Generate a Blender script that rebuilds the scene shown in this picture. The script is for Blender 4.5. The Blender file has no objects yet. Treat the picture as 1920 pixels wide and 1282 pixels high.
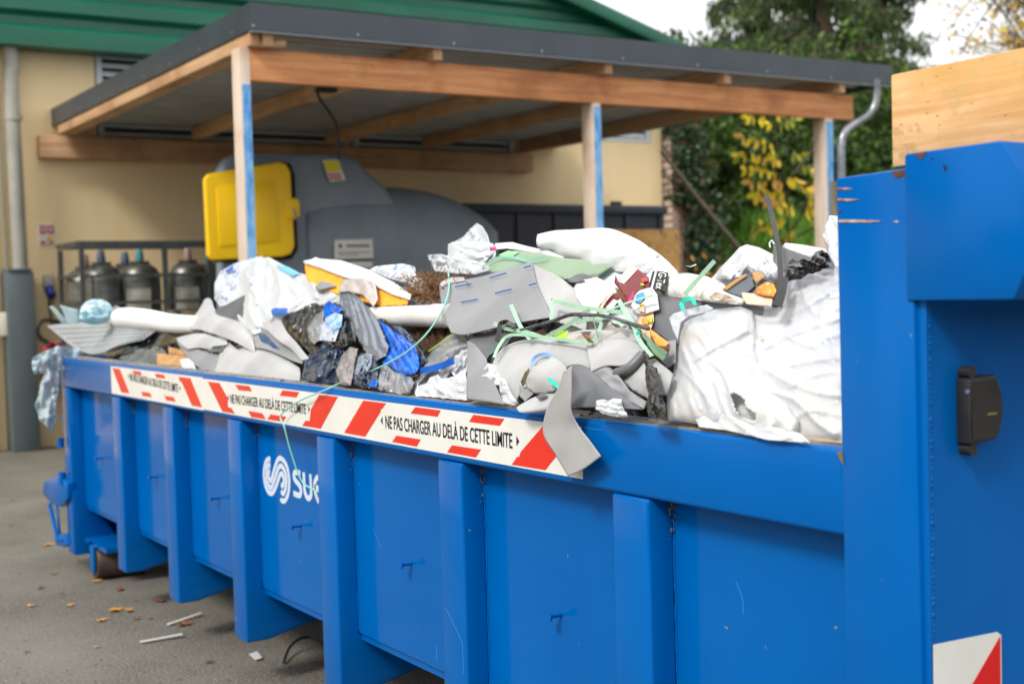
import bpy, bmesh, math, random
from mathutils import Vector, Matrix, noise, geometry
random.seed(7)
scene = bpy.context.scene
COL = scene.collection
# ------------------------------------------------------------------ camera
F, YAW, PIT, ROL, CH = 2469.24, math.radians(32.4317), math.radians(2.2893), math.radians(-1.5298), 1.6
_f = Vector((math.sin(YAW), math.cos(YAW), 0)); _r = Vector((math.cos(YAW), -math.sin(YAW), 0)); _u = Vector((0, 0, 1))
_f, _u = _f*math.cos(PIT)-_u*math.sin(PIT), _u*math.cos(PIT)+_f*math.sin(PIT)
_r, _u = _r*math.cos(ROL)+_u*math.sin(ROL), _u*math.cos(ROL)-_r*math.sin(ROL)
cam = bpy.data.cameras.new('camera'); camo = bpy.data.objects.new('camera', cam); COL.objects.link(camo)
M = Matrix((_r, _u, -_f)).transposed().to_4x4(); M.translation = Vector((0, 0, CH)); camo.matrix_world = M
cam.sensor_width = 36; cam.lens = F/1920*36; cam.clip_start = .05; cam.clip_end = 500
cam.dof.use_dof = True; cam.dof.focus_distance = 3.9; cam.dof.aperture_fstop = 2.9
scene.camera = camo
# ------------------------------------------------------------------ light: bright overcast
w = bpy.data.worlds.new('World'); scene.world = w; w.use_nodes = True
nt = w.node_tree; bg = nt.nodes['Background']
sky = nt.nodes.new('ShaderNodeTexSky'); sky.sky_type = 'NISHITA'; sky.sun_disc = False
SUN_EL, SUN_AZ = math.radians(44), math.radians(-110)
sky.sun_elevation = SUN_EL; sky.sun_rotation = SUN_AZ; sky.air_density = 2.0; sky.dust_density = 6.0
sc = nt.nodes.new('ShaderNodeVectorMath'); sc.operation = 'SCALE'; sc.inputs['Scale'].default_value = .10
nt.links.new(sky.outputs[0], sc.inputs[0])
tc = nt.nodes.new('ShaderNodeTexCoord'); nz = nt.nodes.new('ShaderNodeTexNoise'); nz.inputs['Scale'].default_value = 2.2; nz.inputs['Detail'].default_value = 5
nt.links.new(tc.outputs['Generated'], nz.inputs['Vector'])
cr = nt.nodes.new('ShaderNodeValToRGB'); cr.color_ramp.elements[0].position = .3; cr.color_ramp.elements[0].color = (.98, 1.0, 1.04, 1)
cr.color_ramp.elements[1].position = .7; cr.color_ramp.elements[1].color = (1.16, 1.16, 1.16, 1)
nt.links.new(nz.outputs[0], cr.inputs[0])
mx = nt.nodes.new('ShaderNodeMixRGB'); mx.inputs[0].default_value = .86
sp = nt.nodes.new('ShaderNodeSeparateXYZ'); nt.links.new(tc.outputs['Generated'], sp.inputs[0])
gr_ = nt.nodes.new('ShaderNodeMapRange'); gr_.inputs[1].default_value = 0; gr_.inputs[2].default_value = 1; gr_.inputs[3].default_value = .98; gr_.inputs[4].default_value = 1.35; nt.links.new(sp.outputs['Z'], gr_.inputs[0])
oc_ = nt.nodes.new('ShaderNodeVectorMath'); oc_.operation = 'SCALE'; nt.links.new(cr.outputs[0], oc_.inputs[0]); nt.links.new(gr_.outputs[0], oc_.inputs['Scale'])
nt.links.new(sc.outputs[0], mx.inputs[1]); nt.links.new(oc_.outputs[0], mx.inputs[2]); nt.links.new(mx.outputs[0], bg.inputs[0])
bg.inputs[1].default_value = 1.0
sl = bpy.data.lights.new('sun', 'SUN'); sl.energy = 2.1; sl.angle = math.radians(13); sl.color = (1, .97, .92)
so = bpy.data.objects.new('sun', sl); COL.objects.link(so)
sd = Vector((math.sin(SUN_AZ)*math.cos(SUN_EL), math.cos(SUN_AZ)*math.cos(SUN_EL), math.sin(SUN_EL)))
so.rotation_euler = sd.to_track_quat('Z', 'Y').to_euler()
scene.view_settings.view_transform = 'Standard'; scene.view_settings.look = 'None'
scene.view_settings.exposure = 0.36; scene.view_settings.gamma = 1
scene.render.engine = 'CYCLES'
scene.cycles.max_bounces = 8; scene.cycles.transparent_max_bounces = 24

# ------------------------------------------------------------------ helpers
def ray(px, py): return _r*((px-960)/F)-_u*((py-641)/F)+_f
O = Vector((0, 0, CH))
def on(px, py, ax, v):
    """world point where the sight line of a measured photo point meets a real plane"""
    d = ray(px, py); i = 'xyz'.index(ax); return O+d*((v-O[i])/d[i])
HK = 1.25
def hp(px, py, lift=0.0, cap=3.0):
    """point on the sloping surface of the rubbish heap, raised by lift"""
    d = ray(px, py); k = HK
    den = k*d.x-d.z; t = (CH-1.2+k*2.2)/den if den > 1e-4 else 99
    t = min(t, cap/d.x if d.x > .01 else t)
    t -= lift/d.length
    return O+d*t
def lin(c):
    c = c/255; return c/12.92 if c <= .04045 else ((c+.055)/1.055)**2.4
def C(r, g, b): return (lin(r), lin(g), lin(b), 1)
MATS = {}
def mat(name, col, rough=.6, metal=0, col2=None, scale=4, contrast=(.35, .65), bump=0, bscale=40, stretch=(1, 1, 1), alpha=1, transl=0, spec=.5, coat=0, bdist=.02, detail=4, speck=None, coat_rough=.05, musgrave=None):
    if name in MATS: return MATS[name]
    m = bpy.data.materials.new(name); m.use_nodes = True; MATS[name] = m
    n = m.node_tree; N = n.nodes; Lk = n.links.new; b = N['Principled BSDF']; out = N['Material Output']
    b.inputs['Roughness'].default_value = rough; b.inputs['Metallic'].default_value = metal
    b.inputs['Specular IOR Level'].default_value = spec; b.inputs['Coat Weight'].default_value = coat; b.inputs['Coat Roughness'].default_value = coat_rough
    t = N.new('ShaderNodeTexCoord'); mp = N.new('ShaderNodeMapping'); mp.inputs['Scale'].default_value = stretch
    Lk(t.outputs['Object'], mp.inputs[0])
    colout = None
    if col2 is not None:
        q = N.new('ShaderNodeTexNoise'); q.inputs['Scale'].default_value = scale; q.inputs['Detail'].default_value = detail; q.inputs['Roughness'].default_value = .6
        Lk(mp.outputs[0], q.inputs['Vector'])
        r = N.new('ShaderNodeValToRGB'); r.color_ramp.elements[0].position = contrast[0]; r.color_ramp.elements[1].position = contrast[1]
        r.color_ramp.elements[0].color = col; r.color_ramp.elements[1].color = col2
        Lk(q.outputs[0], r.inputs[0]); colout = r.outputs[0]
    else:
        rg = N.new('ShaderNodeRGB'); rg.outputs[0].default_value = col; colout = rg.outputs[0]
    if speck:
        scl, lo, hi, c3 = speck
        q = N.new('ShaderNodeTexNoise'); q.inputs['Scale'].default_value = scl; q.inputs['Detail'].default_value = 6
        Lk(t.outputs['Object'], q.inputs['Vector'])
        r = N.new('ShaderNodeMapRange'); r.inputs[1].default_value = lo; r.inputs[2].default_value = hi
        Lk(q.outputs[0], r.inputs[0]); mm = N.new('ShaderNodeMixRGB'); Lk(r.outputs[0], mm.inputs[0]); Lk(colout, mm.inputs[1]); mm.inputs[2].default_value = c3; colout = mm.outputs[0]
    Lk(colout, b.inputs['Base Color'])
    if bump:
        q = N.new('ShaderNodeTexNoise'); q.inputs['Scale'].default_value = bscale; q.inputs['Detail'].default_value = 5
        Lk(mp.outputs[0], q.inputs['Vector'])
        bp = N.new('ShaderNodeBump'); bp.inputs['Strength'].default_value = bump; bp.inputs['Distance'].default_value = min(bdist, .12*bdist if bdist < .0301 and name not in ('asphalt', 'burnt_plastic', 'bark_soil') else bdist)
        Lk(q.outputs[0], bp.inputs['Height']); Lk(bp.outputs[0], b.inputs['Normal'])
        if coat: Lk(bp.outputs[0], b.inputs['Coat Normal'])
    sh = b.outputs[0]
    if transl:
        tr = N.new('ShaderNodeBsdfTranslucent'); Lk(colout, tr.inputs[0]); ms = N.new('ShaderNodeMixShader'); ms.inputs[0].default_value = transl
        Lk(sh, ms.inputs[1]); Lk(tr.outputs[0], ms.inputs[2]); sh = ms.outputs[0]
    if alpha < 1:
        tp = N.new('ShaderNodeBsdfTransparent'); ms = N.new('ShaderNodeMixShader')
        lw = N.new('ShaderNodeLayerWeight'); lw.inputs[0].default_value = .35
        ma = N.new('ShaderNodeMath'); ma.operation = 'MULTIPLY_ADD'; ma.inputs[1].default_value = .7 if alpha > .5 else .4; ma.inputs[2].default_value = alpha; ma.use_clamp = True
        Lk(lw.outputs['Facing'], ma.inputs[0]); Lk(ma.outputs[0], ms.inputs[0])
        Lk(tp.outputs[0], ms.inputs[1]); Lk(sh, ms.inputs[2]); sh = ms.outputs[0]
    Lk(sh, out.inputs[0])
    return m
def brick_mat():
    m = bpy.data.materials.new('brick'); m.use_nodes = True; N = m.node_tree.nodes; L = m.node_tree.links.new
    t = N.new('ShaderNodeTexCoord'); b = N.new('ShaderNodeTexBrick'); b.inputs['Scale'].default_value = 4.2
    mp = N.new('ShaderNodeMapping'); mp.inputs['Rotation'].default_value = (math.radians(90), 0, 0); L(t.outputs['Object'], mp.inputs[0]); L(mp.outputs[0], b.inputs[0])
    b.inputs['Color1'].default_value = C(150, 95, 80); b.inputs['Color2'].default_value = C(125, 75, 62); b.inputs['Mortar'].default_value = C(190, 180, 165)
    b.inputs['Mortar Size'].default_value = .045
    L(b.outputs[0], N['Principled BSDF'].inputs['Base Color']); N['Principled BSDF'].inputs['Roughness'].default_value = .9
    return m
def wood_mat(name, c1, c2, c3, axis=0, rough=.75, sc=1.0, stain=None):
    """timber with grain running along the given world axis, knots and stains"""
    m = bpy.data.materials.new(name); m.use_nodes = True; N = m.node_tree.nodes; L = m.node_tree.links.new; b = N['Principled BSDF']
    t = N.new('ShaderNodeTexCoord'); mp = N.new('ShaderNodeMapping'); s = [22*sc]*3; s[axis] = 1.1*sc; mp.inputs['Scale'].default_value = s
    L(t.outputs['Object'], mp.inputs[0])
    q = N.new('ShaderNodeTexNoise'); q.inputs['Scale'].default_value = 1.6; q.inputs['Detail'].default_value = 7; q.inputs['Distortion'].default_value = .6; L(mp.outputs[0], q.inputs[0])
    r = N.new('ShaderNodeValToRGB'); e = r.color_ramp.elements; e[0].position = .32; e[0].color = c1; e[1].position = .62; e[1].color = c2
    L(q.outputs[0], r.inputs[0])
    q2 = N.new('ShaderNodeTexNoise'); q2.inputs['Scale'].default_value = 2.3*sc; q2.inputs['Detail'].default_value = 3; L(t.outputs['Object'], q2.inputs[0])
    mr = N.new('ShaderNodeMapRange'); mr.inputs[1].default_value = .5; mr.inputs[2].default_value = .72; L(q2.outputs[0], mr.inputs[0])
    mm = N.new('ShaderNodeMixRGB'); L(mr.outputs[0], mm.inputs[0]); L(r.outputs[0], mm.inputs[1]); mm.inputs[2].default_value = c3
    v = N.new('ShaderNodeTexVoronoi'); mp2 = N.new('ShaderNodeMapping'); s2 = [9*sc]*3; s2[axis] = 3*sc; mp2.inputs['Scale'].default_value = s2; L(t.outputs['Object'], mp2.inputs[0]); L(mp2.outputs[0], v.inputs[0])
    mr2 = N.new('ShaderNodeMapRange'); mr2.inputs[1].default_value = .16; mr2.inputs[2].default_value = .05; L(v.outputs['Distance'], mr2.inputs[0])
    m3 = N.new('ShaderNodeMixRGB'); L(mr2.outputs[0], m3.inputs[0]); L(mm.outputs[0], m3.inputs[1]); m3.inputs[2].default_value = tuple(x*.45 for x in c1[:3])+(1,)
    last = m3
    if stain:
        q4 = N.new('ShaderNodeTexNoise'); q4.inputs['Scale'].default_value = 55; q4.inputs['Detail'].default_value = 8; L(t.outputs['Object'], q4.inputs[0])
        q5 = N.new('ShaderNodeTexNoise'); q5.inputs['Scale'].default_value = 9; L(t.outputs['Object'], q5.inputs[0])
        mu = N.new('ShaderNodeMath'); mu.operation = 'MULTIPLY'; L(q4.outputs[0], mu.inputs[0]); L(q5.outputs[0], mu.inputs[1])
        mr4 = N.new('ShaderNodeMapRange'); mr4.inputs[1].default_value = .30; mr4.inputs[2].default_value = .37; L(mu.outputs[0], mr4.inputs[0])
        m5 = N.new('ShaderNodeMixRGB'); L(mr4.outputs[0], m5.inputs[0]); L(last.outputs[0], m5.inputs[1]); m5.inputs[2].default_value = stain; last = m5
    L(last.outputs[0], b.inputs['Base Color']); b.inputs['Roughness'].default_value = rough
    bp = N.new('ShaderNodeBump'); bp.inputs['Strength'].default_value = .35; bp.inputs['Distance'].default_value = .004; L(q.outputs[0], bp.inputs['Height']); L(bp.outputs[0], b.inputs['Normal'])
    MATS[name] = m; return m

WO = {}
def link(name, me, origin, parent=None, label=None, cat=None, group=None, kind=None):
    o = bpy.data.objects.new(name, me); COL.objects.link(o); WO[o] = Vector(origin)
    if parent is not None: o.parent = parent; o.location = WO[o]-WO[parent]
    else: o.location = WO[o]
    if label: o['label'] = label
    if cat: o['category'] = cat
    if group: o['group'] = group
    if kind: o['kind'] = kind
    return o
def thing(name, label, cat, loc, group=None): return link(name, None, loc, None, label, cat, group)
class MB:
    def __init__(s): s.v = []; s.f = []; s.mi = []; s.k = 0
    def add(s, vs, fs, k=None):
        n = len(s.v); s.v += [Vector(p) for p in vs]; s.f += [tuple(i+n for i in f) for f in fs]; s.mi += [s.k if k is None else k]*len(fs); return s
    def box(s, a, b, k=None):
        x0, y0, z0 = (min(a[i], b[i]) for i in range(3)); x1, y1, z1 = (max(a[i], b[i]) for i in range(3))
        return s.add([(x0,y0,z0),(x1,y0,z0),(x1,y1,z0),(x0,y1,z0),(x0,y0,z1),(x1,y0,z1),(x1,y1,z1),(x0,y1,z1)],
            [(0,3,2,1),(4,5,6,7),(0,1,5,4),(1,2,6,5),(2,3,7,6),(3,0,4,7)], k)
    def prism(s, pts, vec, k=None):
        n = len(pts); vec = Vector(vec); a = [Vector(p) for p in pts]
        return s.add(a+[p+vec for p in a], [tuple(range(n))[::-1], tuple(range(n, 2*n))]+[(i, (i+1) % n, (i+1) % n+n, i+n) for i in range(n)], k)
    def tube(s, path, rad, n=10, k=None, caps=True):
        path = [Vector(p) for p in path]; R = rad if isinstance(rad, (list, tuple)) else [rad]*len(path); vs = []; up = None
        for i, p in enumerate(path):
            t = (path[min(i+1, len(path)-1)]-path[max(i-1, 0)]).normalized()
            if up is None: up = Vector((0, 0, 1)) if abs(t.z) < .9 else Vector((1, 0, 0))
            a = t.cross(up).normalized(); up = a.cross(t).normalized()
            for j in range(n):
                an = 2*math.pi*j/n; vs.append(p+(a*math.cos(an)+up*math.sin(an))*R[i])
        fs = [(i*n+j, i*n+(j+1) % n, (i+1)*n+(j+1) % n, (i+1)*n+j) for i in range(len(path)-1) for j in range(n)]
        if caps: fs += [tuple(range(n))[::-1], tuple((len(path)-1)*n+j for j in range(n))]
        return s.add(vs, fs, k)
    def lathe(s, c, prof, n=20, k=None):
        c = Vector(c); vs = [c+Vector((r*math.cos(2*math.pi*j/n), r*math.sin(2*math.pi*j/n), z)) for r, z in prof for j in range(n)]
        return s.add(vs, [(i*n+j, i*n+(j+1) % n, (i+1)*n+(j+1) % n, (i+1)*n+j) for i in range(len(prof)-1) for j in range(n)]+[tuple(range(n))[::-1], tuple((len(prof)-1)*n+j for j in range(n))], k)
    def build(s, name, m, parent=None, label=None, cat=None, group=None, kind=None, bevel=0, smooth=False, origin=None, seg=2, fix=True):
        if origin is None:
            if parent is not None: origin = WO[parent]
            else:
                xs = [p.x for p in s.v]; ys = [p.y for p in s.v]; zs = [p.z for p in s.v]
                origin = Vector(((min(xs)+max(xs))/2, (min(ys)+max(ys))/2, min(zs)))
        origin = Vector(origin)
        me = bpy.data.meshes.new(name); me.from_pydata([p-origin for p in s.v], [], s.f)
        ms = m if isinstance(m, (list, tuple)) else [m]
        for q in ms: me.materials.append(q)
        if len(ms) > 1:
            for p, k in zip(me.polygons, s.mi): p.material_index = k
        if fix:
            bm = bmesh.new(); bm.from_mesh(me); bmesh.ops.recalc_face_normals(bm, faces=bm.faces)
            if bevel: bmesh.ops.bevel(bm, geom=[e for e in bm.edges if len(e.link_faces) == 2 and e.calc_face_angle(0) > .5], offset=bevel, segments=seg, profile=.5, affect='EDGES', clamp_overlap=True)
            bm.to_mesh(me); bm.free()
        if smooth or bevel:
            for p in me.polygons: p.use_smooth = True
            if not smooth or smooth == 'auto': me.set_sharp_from_angle(angle=math.radians(32))
        return link(name, me, origin, parent, label, cat, group, kind)
def cat_rom(P, n, closed=False):
    out = []; L = len(P); P = [Vector(p) for p in P]
    for i in range(L if closed else L-1):
        if closed: a, b, c, d = P[(i-1) % L], P[i], P[(i+1) % L], P[(i+2) % L]
        else: a, b, c, d = P[max(i-1, 0)], P[i], P[i+1], P[min(i+2, L-1)]
        for j in range(n):
            t = j/n; out.append(.5*((2*b)+(c-a)*t+(2*a-5*b+4*c-d)*t*t+(3*b-a-3*c+d)*t*t*t))
    if not closed: out.append(P[-1].copy())
    return out
def flat(name, pts, thick, normal, m, parent, **kw):
    """thin real plate from an outline of world points"""
    return MB().prism(pts, Vector(normal)*thick).build(name, m, parent, **kw)
def text_mesh(name, s, p0, p1, height, normal, m, parent, depth=.0006, up=(0, 0, 1)):
    """lettering from the left base point p0 to the right base point p1, squeezed to fit"""
    cu = bpy.data.curves.new(name, 'FONT'); cu.body = s; cu.extrude = 0; cu.offset = .012
    o = bpy.data.objects.new(name, cu); COL.objects.link(o)
    dg = bpy.context.evaluated_depsgraph_get(); me = bpy.data.meshes.new_from_object(o.evaluated_get(dg)); COL.objects.unlink(o); bpy.data.objects.remove(o)
    xs = [v.co.x for v in me.vertices]; ys = [v.co.y for v in me.vertices]; x0, x1 = min(xs), max(xs); H = .73
    p0 = Vector(p0); p1 = Vector(p1); upv = Vector(up); nn = Vector(normal); org = WO[parent]
    for v in me.vertices:
        v.co = p0+(p1-p0)*((v.co.x-x0)/(x1-x0))+upv*(v.co.y/H*height)+nn*depth-org
    me.materials.append(m)
    return link(name, me, org, parent)
# ------------------------------------------------------------------ materials
BLUE = mat('blue_paint', (.0, .114, .415, 1), .11, 0, (.0, .100, .372, 1), 1.3, spec=.14, bump=.05, bscale=9, bdist=.004, speck=(28, .735, .76, C(120, 130, 120)))
BLUE2 = mat('blue_paint_worn', (.0, .110, .402, 1), .22, 0, (.0, .097, .366, 1), 2, spec=.13, bump=.06, bscale=12, bdist=.005, speck=(33, .74, .77, C(110, 120, 110)))
GRIME = mat('rim_grime', C(150, 135, 110), .8, 0, C(85, 110, 140), 9, (.40, .62), bump=.4, bscale=60, speck=(40, .6, .68, C(70, 58, 40)))
WHITE = mat('tape_white', C(226, 226, 222), .35, 0, C(216, 216, 210), 3, spec=.5)
RED = mat('tape_red', C(222, 45, 30), .35, 0, C(212, 38, 26), 5)
INK = mat('ink', C(22, 22, 28), .5)
LOGO = mat('logo_white', C(205, 216, 230), .4)
RUST = mat('rust', C(110, 62, 40), .9, 0, C(70, 50, 42), 20, bump=.4)
ASPH = mat('asphalt', C(116, 112, 103), .9, 0, C(78, 75, 69), 1.1, (.32, .72), bump=.8, bscale=90, bdist=.006, speck=(75, .54, .62, C(140, 135, 122)), detail=10)
WALL = mat('render_wall', C(246, 222, 176), .92, 0, C(237, 209, 160), .8, (.35, .75), bump=.15, bscale=60, bdist=.003, stretch=(2.2, 1, .35))
GREEN = mat('green_sheet', C(14, 100, 76), .4, 0, C(9, 82, 62), 2, stretch=(.3, 1, 1))
DGREY = mat('slate_metal', C(62, 70, 78), .42, 0, C(55, 62, 70), 2)
SILV = mat('drip_edge', C(150, 158, 168), .35, .6)
GALV = mat('galvanised', C(165, 170, 172), .38, .85, C(120, 126, 130), 6, bump=.05, bscale=30)
UNDER = mat('roof_underside', C(176, 176, 172), .5, 0, C(156, 156, 152), 3)
TIMB = wood_mat('timber_beam', C(186, 144, 106), C(212, 172, 132), C(176, 132, 94), 0, sc=.8)
TIMBY = wood_mat('timber_rafter', C(182, 142, 104), C(206, 168, 128), C(166, 124, 88), 1, sc=.8)
TIMBZ = wood_mat('timber_post', C(196, 176, 160), C(214, 196, 180), C(190, 160, 136), 2, sc=.8)
PLY = wood_mat('plywood', C(226, 170, 98), C(240, 192, 122), C(206, 146, 80), 0, sc=.7, stain=C(150, 100, 60))
BOARD = wood_mat('board_pine', C(216, 162, 104), C(236, 190, 136), C(206, 158, 92), 1, sc=1.6, stain=C(206, 166, 108))
PBLUE = mat('post_blue', C(50, 130, 200), .6, 0, C(130, 180, 220), 9, (.36, .6), stretch=(3, 3, .8))
LOUV = mat('louvre', C(208, 212, 214), .5)
DARK = mat('dark', C(20, 20, 20), .9)
PIPE = mat('downpipe_grey', C(166, 164, 154), .6, 0, C(150, 148, 138), 3)
CASE = mat('pipe_casing', C(100, 110, 114), .55, .2, C(84, 94, 98), 2, stretch=(1, 1, .3))
PALE = mat('pale_plaster', C(214, 196, 156), .9, 0, C(196, 176, 136), 2)

# ------------------------------------------------------------------ ground
G = -.16
g = MB().add([(-150, -60, G), (250, -60, G), (250, 300, G), (-150, 300, G)], [(0, 1, 2, 3)])
g.build('ground', ASPH, kind='structure', origin=(0, 0, G))
# grassy bank behind the shelter, on the right
GRASS = mat('grass', C(104, 148, 48), .9, 0, C(76, 108, 38), 1.5, bump=.6, bscale=30, bdist=.1)
bk = MB(); nx, ny = 44, 34
for j in range(ny+1):
    for i in range(nx+1):
        x = 13.9+i*1.6; y = 13.5+j*1.6
        hgt = min(1, max(0, (x-13.9)/3.0))*min(1, max(0, (y-13.5)/4.5))
        bk.v.append(Vector((x, y, G+.004+hgt*(2.78+.2*noise.noise((x*.3, y*.3, 0)))+.01)))
for j in range(ny):
    for i in range(nx): a = j*(nx+1)+i; bk.f.append((a, a+1, a+nx+2, a+nx+1)); bk.mi.append(0)
bk.build('grass_bank', GRASS, kind='structure', smooth=True, origin=(14, 13, G), fix=False)

# ------------------------------------------------------------------ skip container
X = 2.1; XP = 2.185; XR = 4.42; TOP = 1.24; RB = 1.05
YF, YB = 1.785, 8.62
skip = thing('skip_container', 'large bright blue ribbed steel skip heaped with rubbish', 'skip', (X, 5, G))
MB().box((XP, 1.99, .29), (XP+.01, YB-.02, RB-.004)).build('side_panel', BLUE, skip)
MB().box((X, 1.992, RB), (X+.13, YB+.1, TOP)).build('top_rail', BLUE2, skip, bevel=.012, seg=3)
# dirty upper face of the rail
MB().box((X+.016, 2.0, TOP-.002), (X+.126, YB, TOP+.002)).build('rail_top_dirt', GRIME, skip)
MB().box((XR-.12, 1.9, RB), (XR, YB, TOP)).box((XR-.08, 1.9, .25), (XR-.07, YB, RB)).build('far_side_panel', BLUE2, skip)
MB().box((XP+.01, 1.8, .26), (XR-.08, YB, .284)).build('floor_plate', BLUE2, skip)
for yc in (7.53, 6.60, 5.66, 4.675, 3.705, 2.75):
    mb = MB(); h = .078
    mb.prism([(X, yc-h, .05), (X+.10, yc-h, .05), (XP+.55, yc-h, .17), (XP+.55, yc-h, .285), (XP-.001, yc-h, .286), (XP-.001, yc-h, RB-.002), (X, yc-h, RB-.002)], (0, 2*h, 0))
    mb.build('rib', BLUE, skip, bevel=.008, seg=3)
    MB().box((XP+.56, yc-.04, .12), (XR-.1, yc+.04, .255)).build('cross_member', BLUE2, skip)
# main runners under the floor
for xx in (2.78, 3.78): MB().box((xx, 1.9, -.02), (xx+.08, 8.5, .115)).build('runner', BLUE2, skip)
# rear corner post and rear doors
MB().prism([(X, 8.60, -.03), (X, 8.60, RB-.002), (XP-.001, 8.60, RB-.002), (XP+.03, 8.60, .3), (XP+.2, 8.60, .06), (XP+.2, 8.60, -.03)], (0, .16, 0)).build('corner_post', BLUE, skip, bevel=.01)
MB().box((X+.02, 8.77, .02), (XR-.02, 8.84, 1.235)).box((X+.02, 8.84, .3), (XR, 8.88, .36)).box((X+.02, 8.84, .8), (XR, 8.88, .86)).build('rear_door', BLUE2, skip, bevel=.008)
# latch on the rear corner
lm = MB(); q = lambda u, v, y=8.86: on(u, v, 'x', X+.0)
hk = [on(u, v, 'x', X-.03) for u, v in [(82, 902), (110, 890), (126, 905), (126, 935), (112, 950), (96, 945), (80, 925)]]
lm.prism(hk, (.05, 0, 0)).build('latch', BLUE2, skip, bevel=.006)
MB().tube([on(93, 945, 'x', X-.02), on(108, 1010, 'x', X-.02), on(118, 1012, 'x', X-.02)], .014, 8).tube([on(106, 945, 'x', X-.02), on(112, 1000, 'x', X-.02)], .009, 8).build('latch_lever', BLUE2, skip, smooth=True)
MB().prism([on(u, v, 'x', X-.02) for u, v in [(101, 1000), (121, 1002), (125, 1022), (118, 1026), (104, 1022)]], (.06, 0, 0)).build('hinge_block', BLUE2, skip, bevel=.008)
MB().tube([(X-.03, 8.72, z) for z in (.42, .50)], .022, 10).tube([(X-.03, 8.72, z) for z in (.66, .72)], .022, 10).build('hinge', BLUE2, skip, smooth='auto')
# rollers at the rear
def roller(x0, first):
    ry = 8.41; rr = .105
    mb = MB(); n = 28
    mb.tube([(x0, ry, G+rr), (x0+.012, ry, G+rr), (x0+.3, ry, G+rr)], [rr*.93, rr, rr], n)
    r = mb.build('roller', mat('roller_rust', C(98, 80, 72), .55, .5, C(70, 54, 48), 6, bump=.1), skip, smooth='auto')
    MB().box((x0-.02, ry-.05, G+.05), (x0-.004, ry+.05, G+.235)).box((x0-.02, ry-.13, G+.22), (x0+.34, ry+.13, G+.235)).build('roller_bracket', BLUE2, skip, bevel=.003)
    MB().box((x0-.005, ry-.3, G+.237), (x0+.6, ry+.3, .05)).build('roller_mount', BLUE2, skip)
roller(2.175, True); roller(3.9, False)
# round studs welded along the side
for yc in (3.205, 4.145, 5.13, 6.11, 7.08, 8.16):
    MB().tube([(XP-.001, yc, .632), (XP-.042, yc, .632)], .006, 10).tube([(XP-.042, yc, .632), (XP-.048, yc, .632)], .014, 14).build('stud', BLUE, skip, smooth='auto')
rw = random.Random(8)
for yc in (7.53, 6.60, 5.66, 4.675, 3.705, 2.75):
    wm = MB(); P = [Vector((XP-.001+rw.uniform(-.001, .001), yc-.079+rw.uniform(-.001, .001), .29+k*.018)) for k in range(42)]
    wm.tube(P, [rw.uniform(.002, .0042) for _ in P], 6); wm.build('weld_seam', BLUE2, skip, smooth=True)
    cm_ = MB()
    for _ in range(46):
        s = rw.uniform(.001, .0035); c = Vector((XP-rw.uniform(0, .02), yc-.08-abs(rw.gauss(0, .006)), RB-.004-abs(rw.gauss(0, .05)))); cm_.box(c, c+Vector((s, s, s*1.6)))
    cm_.build('lodged_dirt', mat('dust', C(120, 108, 84), .9), skip)
SCL = mat('scratch', C(50, 130, 205), .5)
def scratch(pts, w_, x): 
    P = [on(u, v, 'x', x-.0005) for u, v in pts]; mb = MB()
    for a, b in zip(P, P[1:]): d = (b-a).normalized(); n_ = Vector((0, -d.z, d.y))*w_; mb.prism([a+n_, b+n_, b-n_, a-n_], (.0004, 0, 0))
    mb.build('scratch', SCL, skip)
scratch([(836, 1140), (846, 1160), (858, 1185), (867, 1205), (869, 1262)], .0012, X); scratch([(818, 1210), (819, 1240)], .0014, XP); scratch([(1010, 790), (1060, 797), (1130, 806)], .0008, X); 
scratch([(700, 990), (716, 1030)], .001, XP); scratch([(1380, 1090), (1392, 1120), (1394, 1150)], .001, XP)
# front end: corner post, end wall, cheek box
MB().prism([(X, 1.992, G+.03), (X, 2.003, 1.818), (X, 1.80, 1.822), (X, YF, G+.03)], (.33, 0, 0)).build('front_post', BLUE2, skip, bevel=.006, seg=2)
MB().box((X+.012, YF-.008, G+.03), (XR, YF+.02, 1.815)).build('end_wall', BLUE2, skip)
wl = MB(); random.seed(3)
zz = G+.05
while zz < 1.55:
    wl.tube([(X+.022, YF-.006, zz), (X+.022, YF-.006, zz+.012)], random.uniform(.0025, .0042), 6); zz += .011
wl.build('weld_seam', BLUE2, skip, smooth=True)
MB().prism([(X-.006, 1.812, 1.5555), (X-.006, 1.812, 1.850), (X-.006, 1.586, 1.852), (X-.006, 1.525, 1.775), (X-.006, 1.522, 1.63), (X-.006, 1.560, 1.5555)], (.62, 0, 0)).build('lifting_cheek', BLUE2, skip, bevel=.005, seg=2)
# bare scrapes and rusty chips (worn paint, each with its own shape)
SCR = mat('scrape', C(206, 190, 178), .6, 0, C(150, 78, 50), 30)
def chip(pts, m, x=X-.0005): flat('paint_scrape', [on(u, v, 'x', x) for u, v in pts], .0012, (-1, 0, 0), m, skip)
chip([(1570, 352), (1586, 352), (1600, 354), (1586, 356), (1571, 356)], SCR)
chip([(1571, 372), (1590, 373), (1614, 374), (1590, 377), (1571, 376)], SCR)
chip([(1572, 393), (1578, 394), (1573, 400)], RUST)
chip([(1573, 412), (1600, 412), (1640, 413), (1654, 415), (1630, 417), (1574, 417)], SCR)
chip([(1676, 414), (1684, 414), (1685, 417), (1677, 417)], SCR)
chip([(1672, 322), (1697, 319), (1698, 340), (1693, 328), (1686, 332), (1680, 334)], RUST)
chip([(1712, 290), (1738, 285), (1733, 293), (1728, 299), (1722, 294)], RUST, X-.0065)
chip([(1768, 309), (1774, 311), (1775, 319), (1771, 320)], INK, X-.0065)
chip([(1745, 296), (1750, 297), (1748, 300)], INK, X-.0065)
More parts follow.
